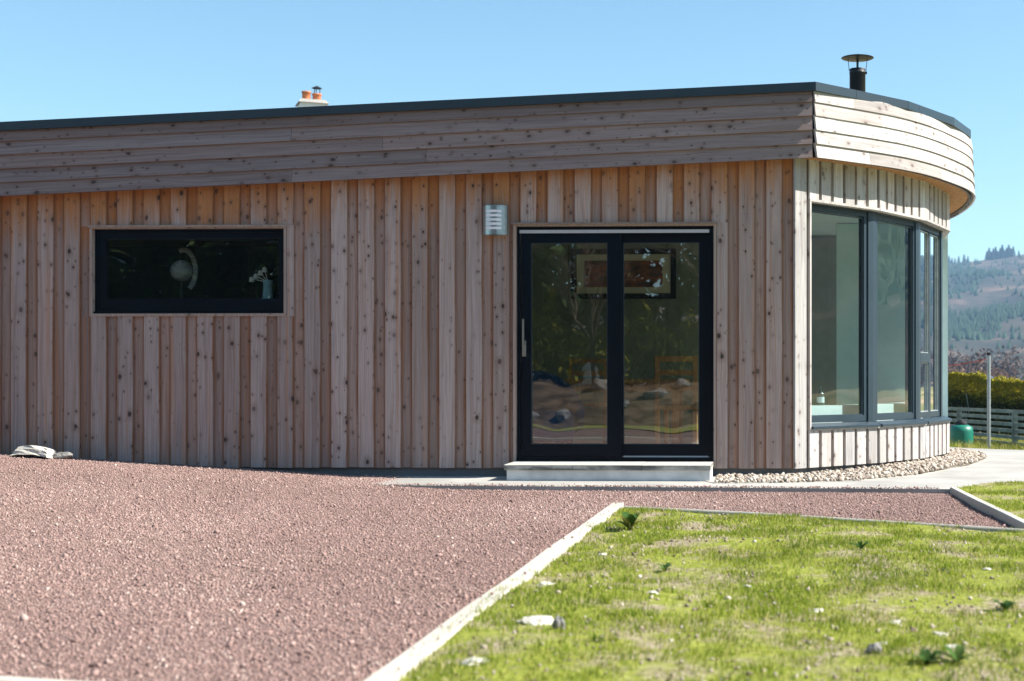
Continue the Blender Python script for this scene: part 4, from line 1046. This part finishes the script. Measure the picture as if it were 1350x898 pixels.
# ranch fence
def fence(p, q, posts, nr, h, label):
    t = empty('rail_fence', (p[0], p[1], float(zg(*p)) - .1)); tag(t, label, 'fence')
    o = Vector(t.location); A = Vector((p[0], p[1], float(zg(*p)) - .1)) - o; B = Vector((q[0], q[1], float(zg(*q)) - .1)) - o
    d = (B - A); L = d.length; d.normalize(); s = Vector((-d.y, d.x, 0)).normalized()
    for i in range(posts):
        c = A + (B - A) * (i / (posts - 1)); mb = MB(); mb.box(c.x - .045, c.x + .045, c.y + .02, c.y + .11, c.z - .1, c.z + h - .1); mb.build('post', M['rail'], t)
    for k in range(nr):
        z = .06 + (h - .06) * k / nr; mb = MB(); lp = lambda c: [tuple(c + s * o_ + Vector((0, 0, zz_))) for o_, zz_ in ((-.018, z), (.010, z), (.010, z + h / nr * .5), (-.018, z + h / nr * .5))]
        mb.prism(lp(A), lp(B)); mb.build('rail', M['rail'], t)
fA = at(1205, 580, 30.0); fB = at(1430, 600, 22.0)
fence((fA[0], fA[1]), (fB[0], fB[1]), 4, 6, .74, 'grey-green low fence of six flat rails in front of the hedge')
# hedge
def leaves(n, pos, size, m, tone, name, parent):
    a = rng.normal(size=(n, 3)); a /= np.linalg.norm(a, axis=1, keepdims=True); b = rng.normal(size=(n, 3)); b -= (a * b).sum(1, keepdims=True) * a; b /= np.linalg.norm(b, axis=1, keepdims=True)
    s = (size * rng.uniform(.6, 1.4, n))[:, None]
    v = np.stack([pos - a * s, pos + b * s * .45, pos + a * s, pos - b * s * .45], 1).reshape(-1, 3)
    f = np.arange(n)[:, None] * 4 + np.array([[0, 1, 2, 3]])
    return np_mesh(name, v, f, m, np.repeat(tone, 4), parent)
hA, hB = at(1180, 0, 34.0), at(1490, 0, 25.6)
t = empty('hedge', ((hA[0] + hB[0]) / 2, 29.0, float(zg(5, 29)) - .1)); tag(t, 'dense clipped hedge with yellow-green top behind the fence', 'hedge')
n = 60000; u = rng.uniform(0, 1, n); v_ = rng.normal(0, 1, n); w_ = rng.uniform(0, 1, n) ** .75
shell = rng.random(n) < .7; v_[shell] = np.sign(v_[shell]) * rng.uniform(.8, 1.05, shell.sum()); v_ = np.clip(v_, -1.1, 1.1)
top = rng.random(n) < .3; w_[top] = rng.uniform(.93, 1.02, top.sum())
hx_ = hA[0] + (hB[0] - hA[0]) * u; lump = np.array([noise.noise(Vector((a * 1.7, b, 0))) + .6 * noise.noise(Vector((a * 5, b * 2, 4))) for a, b in zip(hx_, v_)])
ht = 1.42 - .42 * u + .13 * lump; wd_ = .55 + .12 * lump
pos = np.stack([hx_ - t.location.x, (hA[1] + (hB[1] - hA[1]) * u) + v_ * wd_ - 29.0, w_ * ht], 1)
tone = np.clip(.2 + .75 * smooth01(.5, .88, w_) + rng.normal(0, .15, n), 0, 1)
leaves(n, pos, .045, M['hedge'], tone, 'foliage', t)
for i in range(9):
    q = random.random(); mb = MB(); bx_ = hA[0] + (hB[0] - hA[0]) * q - t.location.x; by_ = (hA[1] + (hB[1] - hA[1]) * q) - 29.0
    for j in range(4): mb.tube((bx_, by_ - .15, 0), (bx_ + random.uniform(-.35, .35), by_ - .42, random.uniform(.5, .95)), .022, .008, n=6)
    mb.build('stem', M['rail'], t)

# neighbouring house; only its chimney rises over the roof
YN = 46.0; nx, ny, nz = at(411, 140, YN); NS = F / YN
t = empty('neighbouring_house', (nx - .63, ny + 1.42, float(zg(nx, ny)) - .1), R(24)); tag(t, 'white house behind, its chimney with two clay pots above the roof edge', 'house')
bz = t.location.z; ridge = CAMZ + (CY - 166) / NS - bz
mb = MB(); mb.box(-5, 5, -3.5, 3.5, 0, ridge - 3.2); mb.build('wall', M['white'], t)
mb = MB(); mb.prism([(-5.3, -3.9, ridge - 3.4), (-5.3, 3.9, ridge - 3.4), (-5.3, 0, ridge)], [(5.3, -3.9, ridge - 3.4), (5.3, 3.9, ridge - 3.4), (5.3, 0, ridge)]); mb.build('roof', M['slate'], t)
ct = CAMZ + (CY - 138.5) / NS - bz
mb = MB(); mb.box(-.40, .40, -1.95, -1.15, ridge - 2.2, ct); ch = mb.build('chimney', M['white'], t)
mb = MB(); mb.prism([(-.48, -2.03, ct + .001), (.48, -2.03, ct + .001), (.48, -1.07, ct + .001), (-.48, -1.07, ct + .001)], [(-.38, -1.93, ct + .12), (.38, -1.93, ct + .12), (.38, -1.17, ct + .12), (-.38, -1.17, ct + .12)]); mb.build('chimney_cap', M['concrete'], ch)
for px, hpx in ((406, 121.5), (418.3, 123.5)):
    x_ = (-.17 if px < 410 else .16); zt2 = CAMZ + (CY - hpx) / NS - bz; b0 = ct + .11
    mb = MB(); mb.lathe((x_, -1.55, 0), [(.15, b0), (.145, b0 + .03), (.13, zt2 - .07), (.155, zt2 - .05), (.155, zt2), (.12, zt2), (.1, zt2 - .1)], 18); mb.build('chimney_pot', M['terracotta'], ch, True)
x_ = .16; z0_ = CAMZ + (CY - 123.5) / NS - bz; z1_ = CAMZ + (CY - 115) / NS - bz
mb = MB(); mb.lathe((x_, -1.55, 0), [(.16, z1_ - .03), (.165, z1_ - .02), (.03, z1_ + .05), (0, z1_ + .055)], 16); [mb.tube((x_ + .1 * math.cos(a), -1.55 + .1 * math.sin(a), z0_ - .04), (x_ + .1 * math.cos(a), -1.55 + .1 * math.sin(a), z1_ - .02), .014, n=5) for a in (0.2, 2.3, 4.4)]
mb.build('chimney_cowl', M['black_steel'], ch)

# ------------------------------------------------------------------ far land: barn, bare wood, hill, conifers
YBn = 150.0; bx_, by_, _ = at(1262, 505, YBn); t = empty('barn', (bx_, by_, float(zg(bx_, by_)) - .15)); tag(t, 'long low dark blue barn beyond the hedge', 'barn')
hb = at(1262, 500, YBn)[2] - t.location.z; ht_ = at(1262, 495.5, YBn)[2] - t.location.z
mb = MB(); mb.box(-3.4, 3.4, -3, 3, 0, hb); mb.build('wall', M['barn'], t)
mb = MB(); mb.prism([(-3.6, -3.3, hb), (-3.6, 3.3, hb), (-3.6, 0, ht_)], [(3.6, -3.3, hb), (3.6, 3.3, hb), (3.6, 0, ht_)]); mb.build('roof', M['barn'], t)
mb = MB(); mb.box(-1.2, .2, -3.04, -3.005, 0, hb * .8); mb.build('door', M['slate'], t)

def twig_cloud(n, spread, h, base):
    d = rng.normal(size=(n, 3)); d /= np.linalg.norm(d, axis=1, keepdims=True); r_ = rng.uniform(0, 1, n) ** .5
    return d * r_[:, None] * np.array(spread) + np.array([0, 0, base])
P, Tn = [], []
for i in range(330):
    az = R(random.uniform(-4, 42)); D = random.uniform(250, 420); hh = random.uniform(5, 10) * (D / 330); X, Y = D * math.sin(az), D * math.cos(az)
    c = twig_cloud(230, (hh * .36, hh * .36, hh * .5), hh, hh * .52) + np.array([X, Y, float(zg(X, Y)) - .1]); P.append(c)
    Tn.append(np.clip(rng.normal(random.uniform(.2, .6), .18, len(c)) + .2 * (c[:, 2] - c[:, 2].mean()) / hh, 0, 1))
P = np.concatenate(P); Tn = np.concatenate(Tn)
w = leaves(len(P), P, .42, M['twigs'], Tn, 'bare_wood', None); tag(w, 'brown leafless wood at the foot of the hill', 'wood', kind='stuff')
for i, (px, py, D, lab) in enumerate(((1292, 503, 170, 'rounded pinkish bare bush behind the line pole'), (1313, 503, 180, 'broad pinkish bare bush by the tawny field'), (1251, 499, 185, 'pale bare bush over the end of the barn'))):
    X, Y, _ = at(px, py, D); t = empty('bare_bush', (X, Y, float(zg(X, Y)) - .12)); tag(t, lab, 'bush', 'bare bushes beyond the hedge'); hh = 3.0 + .4 * i
    c = twig_cloud(2600, (hh * .62, hh * .6, hh * .5), hh, hh * .5); leaves(len(c), c, .12, M['twigs'], np.clip(rng.normal(.8, .15, len(c)), 0, 1), 'crown', t)
    mb = MB(); [mb.tube((0, 0, 0), (random.uniform(-.6, .6), random.uniform(-.6, .6), hh * .6), .07, .02, n=6) for _ in range(5)]; mb.build('stem', M['bark'], t)

azs = np.radians(np.linspace(-60, 200, 261)); rf = np.concatenate([np.linspace(.287, 1.0, 60), np.linspace(1.03, 1.6, 8)])
def ridge_el(azd):
    """ridge height seen from the house, in degrees, by bearing right of the view"""
    return np.interp(azd, [-60, -20, 0, 7, 9, 12, 20, 36, 55, 80, 110, 150, 200], [1.5, 2.6, 4.1, 4.6, 4.72, 5.05, 4.9, 5.0, 8.5, 11, 9.5, 6, 3])
def ridge_r(az): return np.interp(np.degrees(az), [25, 60], [1500, 700])
def hill_z(az, r):
    e = np.radians(ridge_el(np.degrees(az))); Rd = ridge_r(az); top = Rd * np.tan(e); q = r / Rd
    t_ = np.clip((q - .287) / .713, 0, 1); prof = t_ ** 1.25
    back = np.clip((q - 1) / .7, 0, 1); z = top * prof * (1 - .35 * back ** 2) - 1.3
    n_ = np.array([noise.noise(Vector((a * 9, b * 7, 0))) + .5 * noise.noise(Vector((a * 26, b * 19, 3))) for a, b in zip(np.ravel(az), np.ravel(q))]).reshape(np.shape(az))
    return z + n_ * 14 * np.sin(np.pi * t_) * (t_ < 1) + n_ * 2.0 * t_
A, Qf = np.meshgrid(azs, rf, indexing='ij'); Rr = Qf * ridge_r(A); HZ = hill_z(A, Rr)
hv = np.stack([(Rr * np.sin(A)).ravel(), (Rr * np.cos(A)).ravel(), HZ.ravel()], 1)
ii = np.arange(len(azs) * len(rf)).reshape(len(azs), len(rf)); hq = np.stack([ii[:-1, :-1], ii[1:, :-1], ii[1:, 1:], ii[:-1, 1:]], -1).reshape(-1, 4)[:, ::-1]
tag(np_mesh('hill', hv, hq, M['hill'], smooth=True), kind='structure')
# plantation on the slope
n = 60000; az = np.radians(rng.uniform(2, 80, n)); r_ = rng.uniform(.45, .985, n) * ridge_r(az)
pn = np.array([noise.noise(Vector((a * 11, b / 190, 7))) for a, b in zip(az, r_)])
ok = (pn > .04) | (rng.random(n) < .07); az, r_ = az[ok], r_[ok]; n = len(az); hz_ = hill_z(az, r_)
CV = np.array([[math.cos(a), math.sin(a), 0] for a in np.linspace(0, 2 * np.pi, 6)[:-1]] + [[0, 0, 1.0]]); CF = np.array([[i, (i + 1) % 5, 5] for i in range(5)])
hh = rng.uniform(3, 6.5, n); v = CV[None] * np.stack([hh * .3, hh * .3, hh], 1)[:, None] + np.stack([r_ * np.sin(az), r_ * np.cos(az), hz_ - .5], 1)[:, None]
tag(np_mesh('plantation', v.reshape(-1, 3), (CF[None] + (np.arange(n) * 6)[:, None, None]).reshape(-1, 3), M['conifer'], np.repeat(rng.random(n), 6)), 'dark conifer plantation spread over the hillside', 'plantation', kind='stuff')
# conifers on the skyline, each its own tree
def conifer(h):
    t = empty('conifer', (0, 0, 0)); mb = MB(); mb.tube((0, 0, 0), (0, 0, h * .95), h * .018, h * .004, n=6); mb.build('trunk', M['bark'], t)
    n = 420; z = rng.uniform(.08, 1, n); a = rng.uniform(0, 2 * np.pi, n); rad = (1 - z) * .23 * h * rng.uniform(.35, 1.05, n) + .02 * h
    leaves(n, np.stack([rad * np.cos(a), rad * np.sin(a), z * h], 1), h * .055, M['conifer'], rng.random(n), 'crown', t); return t
proto = conifer(1.0); first = True
sky_px = [(1247, 8), (1251, 11), (1255, 9), (1259, 8), (1264, 9), (1271, 12), (1276, 8)] + [(1301 + 2.9 * i, 13 + 3 * math.sin(i * 2.1)) for i in range(13)] + [(1343, 7), (1352, 8)]
for px, hpx in sky_px:
    azc = math.atan((px - CX) / F); rr_ = 1490.0; X, Y = rr_ * math.sin(azc), rr_ * math.cos(azc); z = float(hill_z(np.array([azc]), np.array([rr_]))[0])
    o = proto if first else copy_tree(proto); first = False
    o.location = (X, Y, z - .4); k = hpx * rr_ / F * random.uniform(.95, 1.15); o.scale = (k * 1.15, k * 1.15, k); o.rotation_euler = (0, 0, random.uniform(0, 6))
    dense = 1299 < px < 1340
    tag(o, 'dark conifer in the dense clump on the hill skyline' if dense else 'dark conifer in the loose row on the hill skyline', 'tree', 'dense conifer clump on the skyline' if dense else 'loose conifers on the skyline')

# ------------------------------------------------------------------ behind the photographer: what the glass mirrors
def evergreen(h):
    t = empty('evergreen_tree', (0, 0, 0)); mb = MB(); mb.tube((0, 0, 0), (0, 0, h * .8), .16, .05, n=9)
    for i in range(10):
        a = random.uniform(0, 6.28); z = h * random.uniform(.2, .7); mb.tube((0, 0, z), (1.3 * math.cos(a), 1.3 * math.sin(a), z + .7), .05, .015, n=5)
    mb.build('trunk', M['bark'], t); n = 9000
    z = rng.uniform(.06, 1, n); a = rng.uniform(0, 2 * np.pi, n); lob = np.array([noise.noise(Vector((math.cos(q) * 1.6, math.sin(q) * 1.6, p * 5))) for q, p in zip(a, z)])
    rad = h * .27 * np.sin(np.pi * np.clip(z * .85 + .12, 0, 1)) * (1 + .5 * lob) * rng.uniform(.25, 1, n) ** .5
    leaves(n, np.stack([rad * np.cos(a), rad * np.sin(a), z * h], 1), .13, M['evergreen'], np.clip(.45 + .5 * lob + rng.normal(0, .15, n), 0, 1), 'crown', t); return t
pr = evergreen(7.0)
for i in range(13):
    o = pr if i == 0 else copy_tree(pr); o.location = (-29 + i * 2.6 + random.uniform(-.5, .5), -9.5 + random.uniform(-1.5, 1.5), .8); s_ = random.uniform(.85, 1.3); o.scale = (s_, s_, s_); o.rotation_euler = (0, 0, random.uniform(0, 6))
    tag(o, 'dark evergreen tree in the belt facing the house across the drive', 'tree', 'evergreen belt facing the house')
def bare_tree(h):
    t = empty('bare_tree', (0, 0, 0)); mb = MB()
    def br(p, d, l, r, k):
        q = p + d * l; mb.tube(p, q, r, r * .65, n=6 if k < 2 else 4, caps=False)
        if k < 6:
            for _ in range(3 if k else 5): br(q if random.random() < .7 else p.lerp(q, .6), (d + Vector((random.gauss(0, .45), random.gauss(0, .45), random.gauss(.08, .25)))).normalized(), l * random.uniform(.6, .8), r * .6, k + 1)
    br(Vector((0, 0, 0)), Vector((0, 0, 1)), h * .2, .06, 0); mb.build('trunk', M['bark'], t); return t
pr = bare_tree(6.5)
for i, (X, Y) in enumerate(((-7.4, -5.6), (-4.4, -5.2), (-1.6, -6.0))):
    o = pr if i == 0 else copy_tree(pr); o.location = (X, Y, .8); o.rotation_euler = (0, 0, i * 1.7); tag(o, 'leafless tree in front of the evergreen belt facing the house', 'tree', 'bare trees facing the house')

def shrub():
    t = empty('evergreen_shrub', (0, 0, 0)); n = 3500; d = rng.normal(size=(n, 3)); d /= np.linalg.norm(d, axis=1, keepdims=True); d[:, 2] = np.abs(d[:, 2])
    lob = np.array([noise.noise(Vector(q) * 2.2) for q in d]); p = d * (rng.uniform(.3, 1, n) ** .4 * (1 + .5 * lob))[:, None] * np.array([1.0, .9, 1.5])
    leaves(n, p + np.array([0, 0, .05]), .07, M['hedge'], np.clip(.3 + .5 * lob + rng.normal(0, .14, n), 0, .8), 'crown', t)
    mb = MB(); [mb.tube((0, 0, -.05), (random.uniform(-.4, .4), random.uniform(-.4, .4), .9), .03, .01, n=5) for _ in range(5)]; mb.build('stem', M['bark'], t); return t
pr = shrub()
for i in range(9):
    o = pr if i == 0 else copy_tree(pr); X = -12.5 + i * 1.75 + random.uniform(-.4, .4); Y = -5.2 + random.uniform(-.5, .5); o.location = (X, Y, float(zverge(X, Y))); k = random.uniform(.7, 1.15); o.scale = (k, k, k); o.rotation_euler = (0, 0, random.uniform(0, 6))
    tag(o, 'rounded evergreen shrub on the bank facing the house', 'shrub', 'shrubs on the bank')
for i in range(26):
    X = -13 + i * .56 + random.uniform(-.2, .2); Y = -2.9 - random.random() * 1.3; w_r = random.uniform(.16, .4)
    rock('boulder', (X, Y, float(zverge(X, Y)) + w_r * .15), (w_r, w_r * .8, w_r * .6), M['grey_rock'], 'rough grey boulder on the bank facing the house', 'boulder', 'boulders on the bank', 50 + i, random.uniform(0, 6), 2)

# ------------------------------------------------------------------ haze
mb = MB(); mb.box(-2500, 2500, -1300, 2500, -3.2, 152); hz = mb.build('haze', bpy.data.materials.new('haze_air')); m = hz.data.materials[0]; m.use_nodes = True; tr = m.node_tree; tr.nodes.clear()
vo = tr.nodes.new('ShaderNodeVolumePrincipled'); vo.inputs['Density'].default_value = .00026; vo.inputs['Color'].default_value = (.42, .68, 1, 1); vo.inputs['Anisotropy'].default_value = .1
ou = tr.nodes.new('ShaderNodeOutputMaterial'); tr.links.new(vo.outputs[0], ou.inputs['Volume']); tag(hz, kind='stuff')
